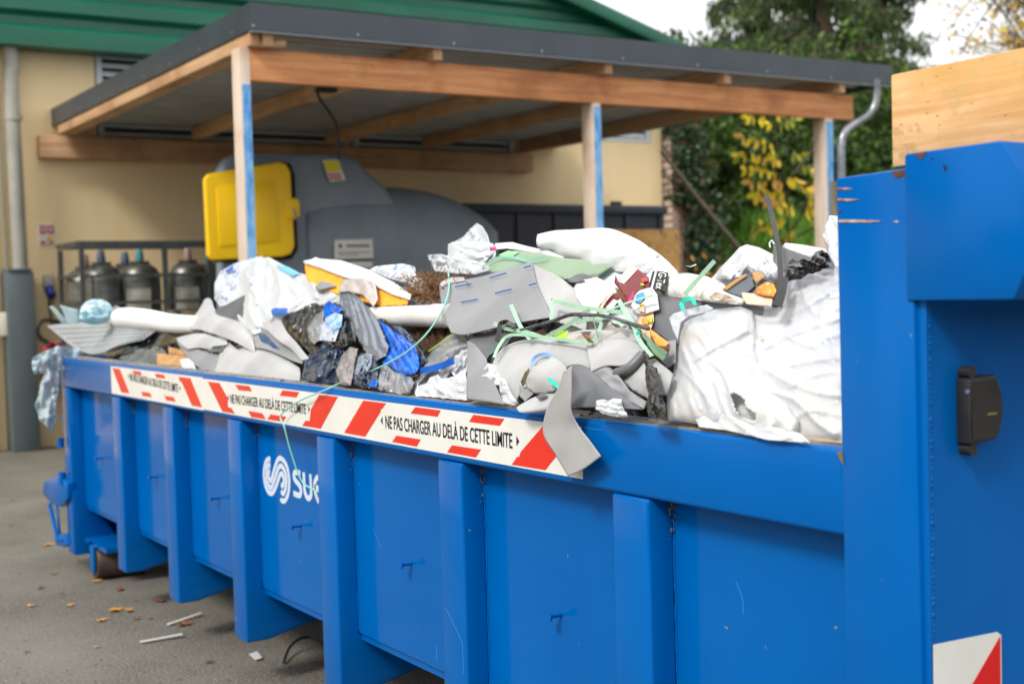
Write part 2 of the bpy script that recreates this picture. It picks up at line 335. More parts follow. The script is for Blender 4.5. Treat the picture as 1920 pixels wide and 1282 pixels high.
chip([(1570, 847), (1580, 846), (1582, 872), (1576, 862)], mat('mud', C(120, 98, 60), .9), X-.0012)
# hazard plate on the end wall
yh = YF-.010
hz = flat('hazard_plate', [on(u, v, 'y', yh) for u, v in [(1750, 1208), (1869, 1184), (1876, 1190), (1877, 1290), (1877, 1500), (1752, 1528)]], .002, (0, -1, 0), WHITE, skip)
flat('red_triangle', [on(u, v, 'y', yh-.0025) for u, v in [(1875, 1192), (1877, 1495), (1760, 1390)]], .001, (0, -1, 0), mat('sign_red', C(205, 10, 14), .4), hz)
# ---- small black loudspeaker-like box on the end wall
dv = MB(); BLK = mat('black_plastic', C(26, 27, 29), .55, 0, C(38, 36, 35), 20, bump=.2, bscale=90)
xa, xb, y0, y1 = 2.197, 2.303, YF-.008, 1.742
zt, zb2 = 1.395, 1.262
dv.prism([(xa, y0, zt-.01), (xa, y0-.01, zt), (xa, y1, zt-.002), (xa, y1, zb2+.002), (xa, y0-.01, zb2), (xa, y0, zb2+.012)], (.001, 0, 0))
outline = [(xa, zt), (xb-.022, zt+.004), (xb-.006, zt-.03), (xb, (zt+zb2)/2), (xb-.006, zb2+.03), (xb-.022, zb2+.004), (xa, zb2)]
dv = MB().prism([(x, y0, z) for x, z in outline], (0, y1-y0, 0))
dev = dv.build('speaker_box', BLK, skip, bevel=.004)
MB().prism([(xa+.008, y1-.0005, zt-.008), (xb-.026, y1-.0005, zt-.004), (xb-.012, y1-.0005, zt-.034), (xb-.006, y1-.0005, (zt+zb2)/2), (xb-.012, y1-.0005, zb2+.034), (xb-.026, y1-.0005, zb2+.010), (xa+.008, y1-.0005, zb2+.008)], (0, -.002, 0)).build('grille', mat('grille', C(40, 37, 36), .75, 0, C(28, 27, 28), 60, bump=.8, bscale=400, bdist=.002), dev)
for z in (zt+.012, zb2-.012):
    MB().tube([(xa+.018, y0+.004, z), (xa+.018, y0-.028, z)], .013, 12).build('lug', BLK, dev, smooth='auto')
MB().tube([(xa-.001, y0-.03, zt-.026), (xa-.003, y0-.03, zt-.026)], .0045, 10).build('screw', mat('screw', C(190, 200, 215), .3, .8), dev)
MB().box((xa+.05, y1-.003, 1.318), (xa+.078, y1-.0042, 1.3225)).build('badge', mat('badge', C(120, 112, 66), .5), dev)

# ---- tape with the writing
XT = X-.0012
def tp(lst, x=XT): return [on(u, v, 'x', x) for u, v in lst]
def tape(y0, y1, z0, z1, label):
    return MB().box((XT, y0, z0), (X+.001, y1, z1)).build('warning_tape', WHITE, skip, label=label)
t1 = tape(6.045, 7.597, 1.066, 1.222, 'far left length of white warning tape with two slanted red bars')
t2 = tape(4.505, 6.045, 1.071, 1.217, 'middle length of warning tape whose two end bars lean apart')
t3 = tape(2.958, 4.505, 1.071, 1.216, 'nearest length of warning tape with the largest lettering')
def c8(l): return [(180+x/4.174, 660+y/4.174) for x, y in l]
def c6(l): return [(400+x/4.272, 700+y/4.272) for x, y in l]
def cc(l): return [(760+x/4, 600+y/4) for x, y in l]
XM = XT-.0008
def marks(t, polys):
    for p in polys: flat('red_mark', [on(u, v, 'x', XM) for u, v in p], .0009, (1, 0, 0), RED, t)
marks(t1, [c8(p) for p in [[(126, 124), (185, 131), (262, 322), (198, 314)], [(284, 144), (347, 152), (360, 180), (297, 172)], [(457, 168), (530, 176), (543, 207), (475, 200)],
   [(352, 308), (422, 318), (437, 352), (367, 343)], [(532, 340), (607, 352), (623, 388), (553, 377)], [(645, 192), (738, 204), (830, 431), (750, 417), (670, 235), (655, 228)]]])
marks(t2, [c8(p) for p in [[(874, 231), (965, 241), (1030, 360), (1032, 430), (1060, 437), (1085, 482), (988, 464)], [(1090, 254), (1200, 266), (1220, 308), (1115, 297)],
   [(1190, 459), (1300, 477), (1330, 526), (1215, 508)], [(1365, 486), (1488, 505), (1465, 545), (1340, 526)], [(1458, 298), (1590, 312), (1568, 355), (1437, 340)],
   [(1745, 332), (1893, 349), (1758, 599), (1612, 575), (1640, 535), (1672, 538), (1680, 450)]]])
marks(t3, [c6([(1200, 216), (1383, 238), (1352, 284), (1336, 290), (1342, 302), (1216, 506), (1047, 475)]), cc([(74, 651), (264, 676), (241, 724), (38, 699)]), cc([(510, 709), (742, 740), (707, 792), (477, 762)]),
   cc([(-68, 865), (115, 894), (85, 948), (-100, 912)]), cc([(350, 938), (567, 970), (527, 1029), (313, 990)]),
   cc([(1045, 778), (862, 990), (855, 1022), (838, 1024), (797, 1083), (1050, 1124), (1110, 1048), (1220, 905), (1130, 790)])])
def tape_text(t, ul, vl, ur, vr, hl):
    a = on(ul, vl, 'x', XM); b = on(ur, vr, 'x', XM)
    text_mesh('lettering', 'NE PAS CHARGER AU DELÀ DE CETTE LIMITE', a, b, hl, (-1, 0, 0), INK, t)
    w = .010; hm = hl*.5
    for p, s in ((a, 1), (b, -1)):
        c = p+Vector((0, s*.028, hm)); flat('arrow_mark', [c+Vector((0, s*w, 0)), c+Vector((0, -s*w*.6, hl*.32)), c+Vector((0, -s*w*.6, -hl*.32))], .0009, (1, 0, 0), INK, t)
tape_text(t1, 244, 713, 334, 735, .042)
tape_text(t2, 432, 755, 574, 776, .042)
tape_text(t3, 723, 802, 961, 840, .047)
# ---- white wave logo and cut lettering
XL = XP-.0012
def cl(l): return [(480+x/10.686, 840+y/10.686) for x, y in l]
def stroke(pts, wd, name='logo_stroke'):
    P = [on(u, v, 'x', XL) for u, v in cl(pts)]; P = cat_rom(P, 8); mb = MB(); vs = []
    for i, p in enumerate(P):
        t = (P[min(i+1, len(P)-1)]-P[max(i-1, 0)]); t = Vector((0, t.y, t.z)).normalized(); n = Vector((0, -t.z, t.y))*wd/2
        vs += [p+n, p-n, p+n+Vector((.0012, 0, 0)), p-n+Vector((.0012, 0, 0))]
    fs = []
    for i in range(len(P)-1):
        a = i*4; fs += [(a, a+1, a+5, a+4), (a+2, a+6, a+7, a+3), (a, a+4, a+6, a+2), (a+1, a+3, a+7, a+5)]
    e = (len(P)-1)*4; fs += [(0, 2, 3, 1), (e, e+1, e+3, e+2)]
    mb.add(vs, fs); return mb.build(name, LOGO, logo)
logo = link('logo', None, on(540, 900, 'x', XL), skip)
stroke([(285, 225), (250, 215), (200, 270), (163, 400), (155, 520), (170, 680), (205, 800), (250, 880), (300, 905), (345, 880), (385, 800), (430, 680), (470, 560), (500, 510), (535, 540), (555, 620), (552, 700), (528, 752), (500, 725)], .0225)
stroke([(285, 350), (252, 338), (215, 400), (204, 520), (210, 640), (235, 720), (275, 785), (310, 780), (345, 700), (400, 540), (440, 410), (485, 355), (530, 380), (580, 480), (605, 620), (600, 760), (570, 870), (540, 908), (500, 865)], .0225)
stroke([(280, 470), (258, 468), (245, 540), (262, 620), (290, 650), (318, 590), (360, 440), (410, 280), (450, 215), (490, 200), (560, 260), (620, 380), (656, 560), (664, 720), (650, 880), (600, 1020), (550, 1058), (505, 1035), (495, 1000)], .0225)
stroke([(885, 500), (800, 478), (764, 500), (757, 560), (785, 640), (850, 720), (890, 790), (898, 880), (870, 945), (750, 900)], .024, 'letter')
stroke([(953, 480), (963, 680), (973, 850), (1010, 965), (1055, 1005), (1098, 950), (1103, 850), (1085, 515)], .024, 'letter')
stroke([(1240, 575), (1200, 620), (1172, 720), (1178, 850), (1205, 960), (1258, 1075)], .024, 'letter')
stroke([(1170, 770), (1250, 800)], .020, 'letter')

# ------------------------------------------------------------------ timber on top of the skip
a0 = on(1670, 141, 'z', 2.035); b0 = on(1925, 88, 'z', 2.035); dr = (b0-a0).normalized(); b0 = a0+dr*1.15; sx = Vector((dr.y, -dr.x, 0)); sx = -sx if sx.x < 0 else sx
bb = MB(); dn = Vector((0, 0, -.196))
bb.add([a0, b0, b0+sx*.075, a0+sx*.075, a0+dn, b0+dn, b0+sx*.075+dn, a0+sx*.075+dn], [(0, 1, 2, 3), (4, 7, 6, 5), (0, 4, 5, 1), (1, 5, 6, 2), (2, 6, 7, 3), (3, 7, 4, 0)])
bb.build('wooden_beam', BOARD, label='thick pale pine beam resting on the blue skip end, upper right', cat='beam', bevel=.004)

# ------------------------------------------------------------------ building
D = 16.5; XC = 13.4
bld = thing('building', 'beige rendered building with green metal cladding above its louvres', 'building', (5, D, G))
MB().box((-14, D, G), (XC, D+.35, 3.55)).box((-14, D, 3.55), (4.50, D+.35, 4.75)).box((4.50, D+.25, 3.55), (XC-.25, D+.35, 4.9)).box((10.7, D+.001, 3.5505), (XC-.2005, D+.24, 3.855)).box((XC-.2, D, 3.55), (XC, D+.35, 5.0)).build('wall', WALL, bld)
MB().box((XC-.02, D+.35, G), (XC, D+14, 5.0)).build('end_wall', WALL, bld)
for x0, x1, zl in ((4.52, 7.9, 3.56), (8.0, 10.6, 3.56), (10.7, XC-.22, 3.86)):
    fr = MB().box((x0, D-.01, zl), (x0+.07, D+.16, 4.7)).box((x1-.07, D-.01, zl), (x1, D+.16, 4.7)).box((x0+.07, D-.01, zl), (x1-.07, D+.16, zl+.05)).build('louvre_window', LOUV, bld)
    sm = MB(); z = zl+.08
    while z < 4.68:
        sm.prism([(x0+.08, D+.02, z-.01), (x0+.08, D+.02, z+.035), (x0+.08, D+.11, z+.075), (x0+.08, D+.11, z+.065)], (x1-x0-.16, 0, 0)); z += .105
    sm.build('slats', LOUV, fr); MB().box((x0+.08, D+.17, zl+.04), (x1-.08, D+.2, 4.72)).build('dark_opening', DARK, fr)
# green corrugated gable cladding: horizontal ribs, sloping top edge down to the right
gm = MB(); z = 4.66; k = 0
def rake_x(z): return min(13.9, 11.34+(5.86-z)/.29)
while z < 9:
    for dz, yy0, yy1, zz1 in ((0, 16.12, 16.12, .14), (.14, 16.12, 16.20, .06), (.20, 16.20, 16.20, .10), (.30, 16.20, 16.12, .06)):
        a = z+dz; b = a+zz1; x1a, x1b = rake_x(a), rake_x(b)
        gm.add([(-14, yy0, a), (x1a, yy0, a), (x1b, yy1, b), (-14, yy1, b), (-14, yy0+.02, a), (x1a, yy0+.02, a), (x1b, yy1+.02, b), (-14, yy1+.02, b)], [(0, 1, 2, 3), (7, 6, 5, 4), (1, 5, 6, 2)])
    z += .36
gm.build('green_cladding', GREEN, bld, fix=False)
MB().box((-14, 16.10, 4.60), (13.9, 16.5, 4.655)).build('eave_trim', GREEN, bld)
MB().prism([(14.5, 15.9, 4.84), (14.5, 15.9, 5.04), (1.0, 15.9, 5.04+13.5*.29), (1.0, 15.9, 4.84+13.5*.29)], (0, .18, 0)).build('verge_trim', GREEN, bld, bevel=.01)
MB().prism([(14.45, 16.1, 4.88), (14.45, 16.1, 4.96), (1.0, 16.1, 4.96+13.45*.29), (1.0, 16.1, 4.88+13.45*.29)], (0, 14, 0)).build('roof', GREEN, bld)
# pale pilaster at the far left of the wall
MB().box((2.2, D-.16, G), (3.16, D-.001, 4.5)).build('pilaster', PALE, bld)

dp = thing('downpipe', 'grey rain downpipe running into a steel casing on the beige wall', 'downpipe', (3.5, 16.2, G))
cx = on(42, 600, 'y', 16.3).x
P = cat_rom([on(-40, 58, 'y', 16.3), on(-5, 60, 'y', 16.3), on(15, 80, 'y', 16.3), on(22, 130, 'y', 16.3), Vector((cx-.02, 16.3, 4.1)), Vector((cx, 16.3, 1.9))], 6)
MB().tube(P, .088, 16).build('pipe', PIPE, dp, smooth='auto')
MB().tube([(cx-.01, 16.3, 3.74), (cx-.01, 16.3, 3.80)], .102, 16).build('bracket', PIPE, dp, smooth='auto')
MB().box((cx-.19, 16.16, G), (cx+.12, 16.49, 1.96)).build('casing', CASE, dp, bevel=.012)
MB().box((cx-.17, 16.14, 1.965), (cx+.10, 16.48, 2.0)).build('casing_cap', CASE, dp, bevel=.01)
# wall sign
p = on(88, 440, 'y', 16.48)
sg = MB().box((p.x-.09, 16.485, p.z-.125), (p.x+.09, 16.498, p.z+.13)).build('safety_sign', WHITE, label='small white safety sign with red pictograms on the beige wall', cat='sign')
sr = mat('sign_pink_red', C(196, 50, 70), .5); sy = mat('sign_yellow', C(230, 180, 30), .5)
for (dx, dz, hw, hh, m) in ((-.043, .06, .034, .05, sr), (.043, .06, .034, .05, sr), (.03, -.05, .03, .028, sy), (-.045, -.095, .03, .016, sr), (.045, -.1, .03, .012, sr)):
    MB().box((p.x+dx-hw, 16.481, p.z+dz-hh), (p.x+dx+hw, 16.4845, p.z+dz+hh)).build('pictogram', m, sg)
for dx in (-.043, .043): MB().box((p.x+dx-.012, 16.4785, p.z+.03), (p.x+dx+.012, 16.4805, p.z+.09)).build('pictogram_figure', WHITE, sg)
# wall socket
p = on(92, 535, 'y', 16.4); sk = thing('wall_socket', 'grey industrial wall socket with a blue flap beside the casing', 'socket', (p.x, 16.4, p.z-.15))
MB().box((p.x-.06, 16.38, p.z-.03), (p.x+.06, 16.499, p.z+.13)).build('housing', mat('socket_grey', C(176, 172, 164), .5), sk, bevel=.02)
MB().tube([(p.x, 16.42, p.z-.03), (p.x+.01, 16.32, p.z-.13)], .055, 14).build('flap', mat('socket_blue', C(18, 44, 130), .45), sk, smooth='auto')
MB().tube([(p.x+.01, 16.43, p.z-.03), (p.x+.0, 16.44, p.z-.25), (p.x+.03, 16.45, p.z-.5)], .012, 8).build('cable', BLK, sk, smooth=True)
p = on(14, 606, 'y', 16.3)
sb = MB().box((p.x-.09, 16.25, p.z-.15), (p.x+.09, 16.34, p.z+.13)).build('junction_box', mat('jbox', C(206, 200, 186), .5), label='pale junction box on the pilaster left of the casing', cat='box', bevel=.02)
MB().tube([(p.x+.02, 16.3, p.z+.13), (p.x+.0, 16.3, 3.2), (p.x, 16.3, 4.2)], .018, 8).build('conduit', mat('conduit', C(140, 140, 128), .6), sb)
# hose coil at the wall foot
MB().tube(cat_rom([on(u, v, 'y', 16.1) for u, v in [(118, 606), (85, 600), (70, 612), (74, 632), (95, 650), (110, 700), (100, 760)]], 8), .025, 10).build('hose', BLK, label='black hose looping down behind the far end of the skip', cat='hose', smooth=True)
MB().lathe(on(92, 690, 'y', 16.4)+Vector((0, 0, -.3)), [(.085, 0), (.09, .02), (.09, .42), (.05, .5), (.02, .53), (.02, .58)], 18).build('fire_extinguisher', mat('ext_red', C(170, 24, 30), .35), label='red extinguisher body half hidden behind hanging plastic at far left', cat='extinguisher', smooth='auto')
# ------------------------------------------------------------------ timber shelter
def front_wood():
    m = wood_mat('timber_front', C(186, 118, 72), C(216, 152, 100), C(164, 100, 60), 0, sc=.8)
    N = m.node_tree.nodes; L = m.node_tree.links.new; b = N['Principled BSDF']; src = b.inputs['Base Color'].links[0].from_socket
    t = N.new('ShaderNodeTexCoord'); s = N.new('ShaderNodeSeparateXYZ'); L(t.outputs['Object'], s.inputs[0])
    q = N.new('ShaderNodeTexNoise'); q.inputs['Scale'].default_value = 9; q.inputs['Detail'].default_value = 6; L(t.outputs['Object'], q.inputs[0])
    a = N.new('ShaderNodeMapRange'); a.inputs[1].default_value = -3.38; a.inputs[2].default_value = -2.85; a.inputs[3].default_value = .62; a.inputs[4].default_value = .12; L(s.outputs['X'], a.inputs[0])
    u = N.new('ShaderNodeMath'); u.operation = 'ADD'; L(a.outputs[0], u.inputs[0]); L(q.outputs[0], u.inputs[1])
    c = N.new('ShaderNodeMapRange'); c.inputs[1].default_value = .92; c.inputs[2].default_value = 1.12; L(u.outputs[0], c.inputs[0])
    mx_ = N.new('ShaderNodeMixRGB'); L(c.outputs[0], mx_.inputs[0]); L(src, mx_.inputs[1]); mx_.inputs[2].default_value = C(112, 46, 16); L(mx_.outputs[0], b.inputs['Base Color'])
    return m
sh = thing('timber_shelter', 'open timber shelter with dark slate metal roof edge and blue painted posts', 'shelter', (7, 13, G))
SX0, SX1, SY0 = 3.963, 11.36, 9.98
rf = MB().box((SX0+.03, SY0+.03, 3.88), (SX1-.03, 16.49, 3.90)).build('roof', DGREY, sh)
cm = MB(); y = SY0+.04
while y < 16.4:
    cm.prism([(SX0+.04, y, 3.80), (SX0+.04, y+.02, 3.762), (SX0+.04, y+.10, 3.762), (SX0+.04, y+.12, 3.80), (SX0+.04, y+.2, 3.80), (SX0+.04, y+.2, 3.805), (SX0+.04, y, 3.805)], (SX1-SX0-.08, 0, 0)); y += .2
cm.build('roof_underside', UNDER, sh)
MB().box((SX0, SY0, 3.715), (SX1, SY0+.012, 3.93)).box((SX0, SY0+.0125, 3.93), (SX1, SY0+.14, 3.926)).build('front_fascia', DGREY, sh)
MB().box((SX0, SY0+.012, 3.715), (SX0+.012, 16.495, 3.925)).build('side_fascia', DGREY, sh)
MB().box((SX1-.012, SY0+.0125, 3.715), (SX1, 16.495, 3.925)).build('side_fascia', DGREY, sh)
MB().prism([(SX0, SY0+.012, 3.714), (SX0, SY0-.014, 3.700), (SX0, SY0-.014, 3.6965), (SX0, SY0+.06, 3.6965), (SX0, SY0+.06, 3.70)], (SX1-SX0, 0, 0)).build('drip_edge', SILV, sh)
sc_ = MB()
for k in range(9): sc_.tube([(SX0+.02+k*.92, SY0-.001, 3.745), (SX0+.02+k*.92, SY0-.006, 3.745)], .011, 8)
for k in range(8): sc_.tube([(SX0-.001, SY0+.4+k*.8, 3.76), (SX0-.006, SY0+.4+k*.8, 3.76)], .011, 8)
sc_.build('screw_heads', SILV, sh)
MB().box((SX0+.02, SY0+.07, 3.60), (SX0+.10, 16.3, 3.714)).build('edge_rafter', TIMBY, sh, bevel=.004)
for xr in (4.12, 5.68, 7.52, 9.0, 10.62):
    w = MB().box((xr-.04, SY0+.03, 3.598), (xr+.045, 16.32, 3.761))
    w.build('rafter', TIMBY, sh, bevel=.004)
MB().box((3.985, 10.12, 3.335), (10.90, 10.20, 3.5965)).build('front_beam', front_wood(), sh, bevel=.005)
MB().box((3.775, 16.35, 3.325), (10.84, 16.498, 3.592)).build('wall_plate', TIMB, sh, bevel=.005)
# posts: raw timber with a blue painted face
for xa_, xb_ in ((3.915, 4.0), (7.40, 7.49), (10.47, 10.575)):
    ztop = 3.5966 if xa_ < 4 else 3.334
    po = MB().box((xa_, 10.115 if xa_ > 4 else 10.118, G), (xb_, 10.30, ztop)).build('post', TIMBZ, sh, bevel=.003)
    MB().box((xa_+.012, 10.103, G+.02), (xb_-.006, 10.117, 3.30)).build('blue_face', PBLUE, po)
MB().box((10.50, 10.08, G), (10.60, 10.10, 2.66)).build('post_sleeve', mat('weathered_wood', C(150, 138, 120), .85, 0, C(120, 108, 92), 5, stretch=(6, 6, .6)), sh)
MB().tube([(4.0, 10.10, 3.615), (4.28, 10.04, 3.635)], .028, 8).build('end_peg', TIMB, sh, smooth='auto')
gp = MB(); P = [on(1642, 150, 'y', 9.99), on(1641, 190, 'y', 10.0), on(1630, 214, 'y', 10.02), on(1600, 234, 'y', 10.05), on(1583, 250, 'y', 10.06), on(1577, 275, 'y', 10.06), on(1577, 330, 'y', 10.06)]
P.append(Vector((P[-1].x, 10.06, G+.02))); gp.tube(cat_rom(P, 6), .046, 14)
gp.build('gutter_pipe', GALV, sh, smooth='auto')
# lamp box and hanging cable under the rafter
lb = MB().box(on(596, 162, 'y', 11.5), on(626, 176, 'y', 11.6)).build('cable_box', BLK, sh, bevel=.01)
MB().tube(cat_rom([on(u, v, 'y', 11.5) for u, v in [(598, 165), (596, 178), (606, 195), (618, 212), (630, 235), (634, 262), (634, 300)]], 6), .014, 8).build('hanging_cable', BLK, sh, smooth=True)

# ------------------------------------------------------------------ grey recycling tank with yellow hatch
TANK = mat('tank_plastic', C(124, 136, 149), .32, 0, C(114, 126, 139), 3, bump=.1, bscale=70, bdist=.003)
YEL = mat('hatch_yellow', C(250, 204, 0), .38, 0, C(246, 196, 0), 2, bump=.08, bscale=60, bdist=.003)
ty = 13.0
def T(u, v, y=ty): return on(u, v, 'y', y)
tk = thing('recycling_tank', 'large rounded grey plastic tank with a yellow hatch under the shelter', 'tank', (T(650, 500).x, ty+.7, G))
def zb(p): return Vector((p.x, p.y, G+.02))
# head module, lofted: front profile wider than back
prof = [(402, 322), (412, 300), (440, 289), (560, 287), (640, 290), (664, 298), (690, 325), (722, 352), (742, 380)]
fr = [T(u, v) for u, v in prof]; base_r = T(742, 500); base_l = T(398, 500)
F_ = [zb(base_l)]+fr+[zb(base_r)]
Bk = [Vector((p.x+(.50 if i < 5 else .25), ty+1.25, p.z-(.06 if p.z > 0 else 0))) for i, p in enumerate(F_)]
n = len(F_)
mid = [Vector((a.x+(b.x-a.x)*.15, ty+.0, a.z)) for a, b in zip(F_, Bk)]
inn = [Vector((a.x*.96+T(560, 400).x*.04, ty-.10, a.z*.97+T(560, 400).z*.03 if a.z > 0 else a.z)) for a in F_]
tm = MB(); tm.add(inn+F_+Bk, [tuple(range(n))[::-1], tuple(range(2*n, 3*n))]+[(k*n+i, k*n+(i+1) % n, (k+1)*n+(i+1) % n, (k+1)*n+i) for k in range(2) for i in range(n)])
tm.build('tank_head', TANK, tk, bevel=.05, seg=4)
# low domed body to the right
def dome():
    a = T(560, 400, ty+.1); b = T(914, 410, ty+.1); zt_ = T(720, 347, ty+.1).z; zs = T(900, 405, ty+.1).z
    x0, x1 = a.x, b.x; vs = []; nu, nv = 36, 26; mb = MB()
    for j in range(nv+1):
        y_ = ty-.12+j/nv*1.5; e = abs(2*j/nv-1)
        for i in range(nu+1):
            s = i/nu; x_ = x0+(x1-x0)*s
            k = (1-abs(e)**4)**.5
            t_ = max(0, 1-abs((s-.42)/.60)**2.6)**.6
            z_ = zs-.28+(zt_-zs+.28)*t_*(.55+.45*k)
            vs.append((x_, y_, z_))
    nb = len(vs)
    fs = [(j*(nu+1)+i, j*(nu+1)+i+1, (j+1)*(nu+1)+i+1, (j+1)*(nu+1)+i) for j in range(nv) for i in range(nu)]
    ring = [i for i in range(nu+1)]+[j*(nu+1)+nu for j in range(1, nv+1)]+[nv*(nu+1)+i for i in range(nu-1, -1, -1)]+[j*(nu+1) for j in range(nv-1, 0, -1)]
    for r in ring: vs.append((vs[r][0], vs[r][1], G+.02))
    L = len(ring)
    fs += [(ring[i], nb+i, nb+(i+1) % L, ring[(i+1) % L]) for i in range(L)]+[tuple(nb+i for i in range(L))]
    mb.add(vs, fs); return mb
dome().build('tank_body', TANK, tk, smooth=True)
MB().prism([T(u, v, ty-.02) for u, v in [(640, 300), (664, 300), (724, 352), (700, 360), (640, 385), (628, 400), (606, 360)]], (0, 1.0, 0)).build('tank_shoulder', TANK, tk, bevel=.03, seg=3)
yd = ty-.30
dpl = [(384, 335), (392, 326), (525, 304), (537, 308), (545, 322), (553, 462), (546, 476), (530, 481), (398, 488), (391, 480)]
MB().prism([T(u, v, yd+.085) for u, v in [(396, 330), (530, 302), (546, 306), (554, 328), (560, 468), (548, 486), (404, 492)]], (0, .10, 0)).build('gasket', DARK, tk, bevel=.02)
ht = MB().prism([T(u, v, yd) for u, v in dpl], (0, .08, 0)).build('hatch', YEL, tk, bevel=.018, seg=4)
MB().prism([T(u, v, yd-.012) for u, v in [(406, 352), (515, 338), (524, 452), (412, 462)]], (0, .02, 0)).build('hatch_panel', YEL, ht, bevel=.008)
MB().prism([T(u, v, yd-.02) for u, v in [(534, 374), (556, 371), (562, 378), (563, 405), (556, 411), (537, 412)]], (0, .1, 0)).build('hinge', YEL, tk, bevel=.012)
MB().tube([T(551, 392, yd-.03), T(558, 415, yd-.03)], .012, 8).build('hinge_pin', GALV, tk, smooth=True)
# labels
yl = ty-.105
def lab(pts, m, nm, dy=0, par=tk): return flat(nm, [T(u, v, yl-dy) for u, v in pts], .004, (0, -1, 0), m, par)
w1 = lab([(604, 300), (634, 299), (648, 338), (618, 341)], WHITE, 'warning_label', .03)
lab([(606, 302), (633, 301), (640, 321), (613, 323)], mat('label_yellow', C(226, 212, 20), .5), 'yellow_field', .035, w1)
for i in range(3):
    for j in range(2): lab([(616+i*8+j*2, 325+j*7), (622+i*8+j*2, 325+j*7), (623+i*8+j*2, 330+j*7), (617+i*8+j*2, 330+j*7)], mat('label_red', C(206, 90, 90), .5), 'red_symbol', .035, w1)
w2 = lab([(626, 450), (698, 448), (700, 484), (627, 486)], WHITE, 'white_label', .03)
lab([(638, 457), (642, 461), (638, 466), (634, 461)], INK, 'label_mark', .035, w2)
for (a, b, v, h_) in ((650, 690, 459, 4), (634, 692, 472, 2), (636, 670, 477, 2)):
    x = a
    while x < b: lab([(x, v), (x+4, v), (x+4, v+h_), (x, v+h_)], INK if h_ > 2 else mat('ink_grey', C(120, 120, 120), .5), 'label_line', .035, w2); x += 5.5
lab([(640, 487), (698, 486), (698, 490), (640, 491)], INK, 'black_strip', .03); lab([(640, 491), (698, 490), (699, 501), (640, 502)], WHITE, 'lower_label', .03)
MB().lathe(T(752, 495)+Vector((0, -.1, 0)), [(.05, -.06), (.06, 0), (.04, .05), (.01, .06)], 14).build('filler_cap', TANK, tk, smooth='auto')

# ------------------------------------------------------------------ gas bottle cage
RK = mat('cage_steel', C(88, 92, 92), .5, .5, C(70, 74, 74), 8)
ry = 14.6
def K(u, v, y=ry): return on(u, v, 'y', y)
rk = thing('bottle_cage', 'grey steel cage frame holding gas bottles against the beige wall', 'cage', (K(250, 500).x, ry, G))
xl, xr_ = K(152, 460).x, K(400, 460).x; zt_ = K(160, 452).z; xlb, yb_ = xl, 15.45
MB().box((xl-.03, ry-.03, zt_-.075), (xr_, ry+.03, zt_)).build('front_top_bar', RK, rk)
MB().box((xl-.05, ry+.03, zt_-.06), (xl+.01, yb_, zt_-.002)).build('side_top_bar', RK, rk)
MB().box((xl-.05, yb_, zt_-.06), (xr_, yb_+.05, zt_-.003)).build('back_top_bar', RK, rk)
for x_, y_ in ((xl, ry), (K(308, 460).x, ry), (xr_-.05, ry), (xl-.02, yb_)): MB().box((x_-.025, y_-.025, G), (x_+.025, y_+.025, zt_-.076)).build('upright', RK, rk)
for v in (517, 568):
    z_ = K(200, v).z; MB().box((xl+.026, ry-.015, z_-.018), (xr_, ry+.015, z_+.018)).build('front_rail', RK, rk); MB().box((xl-.06, ry+.03, z_-.018), (xl-.03, yb_, z_+.018)).build('side_rail', RK, rk)
for u in (173, 325): x_ = K(u, 500).x; MB().box((x_-.012, ry-.012, G), (x_+.012, ry+.012, K(200, 517).z-.019)).build('slim_upright', RK, rk)
CYL = mat('bottle_metal', C(128, 126, 120), .38, .75, C(98, 98, 94), 6, bump=.06, bscale=14, stretch=(1, 1, 3))
caps = {'blue': mat('cap_blue', C(66, 84, 104), .5), 'teal': mat('cap_teal', C(60, 130, 140), .5), 'pink': mat('cap_pink', C(160, 130, 122), .5)}
for (u, v, y_, cp, txt) in ((190, 497, 15.05, 'blue', 'leftmost gas bottle in the cage, blue valve cap'), (262, 495, 14.95, 'teal', 'gas bottle with a bright teal valve cap in the middle of the cage'), (352, 493, 14.95, 'pink', 'gas bottle with a dull pink valve guard and pale label, right in the cage'),
        (160, 505, 15.2, 'pink', 'gas bottle in the back row at the left end of the cage'), (235, 500, 15.25, 'blue', 'gas bottle in the back row with a dark blue cap'), (392, 500, 15.2, 'teal', 'gas bottle half hidden behind the yellow hatch, blue teal cap')):
    c = K(u, v, y_); zt2 = c.z-.03; th = thing('gas_bottle', txt, 'gas bottle', (c.x, y_, G), 'gas bottles in the cage'); R_ = .225
    MB().lathe((c.x, y_, 0), [(R_*.9, G+.02), (R_, G+.06), (R_, zt2-.14), (R_*.96, zt2-.08), (R_*.8, zt2-.02), (R_*.5, zt2+.03), (.05, zt2+.045)], 26).build('bottle_body', CYL, th, smooth='auto')
    MB().lathe((c.x, y_, 0), [(.045, zt2+.04), (.05, zt2+.10), (.035, zt2+.19), (.03, zt2+.2)], 12).build('valve_cap', caps[cp], th, smooth='auto')
    MB().lathe((c.x, y_, 0), [(.1, zt2+.02), (.11, zt2+.06), (.1, zt2+.062), (.095, zt2+.02)], 18).build('collar', CYL, th, smooth='auto')
    if u in (262, 352): 
        mb = MB(); vs = []
        for j in range(9):
            a = math.radians(-150+j*9); vs += [(c.x+(R_+.003)*math.cos(a), y_+(R_+.003)*math.sin(a), zt2-.55), (c.x+(R_+.003)*math.cos(a), y_+(R_+.003)*math.sin(a), zt2-.25)]
        mb.add(vs, [(2*j, 2*j+2, 2*j+3, 2*j+1) for j in range(8)]); mb.build('bottle_label', mat('bottle_label', C(176, 176, 170), .6, 0, C(150, 140, 120), 9), th, fix=False, smooth=True)

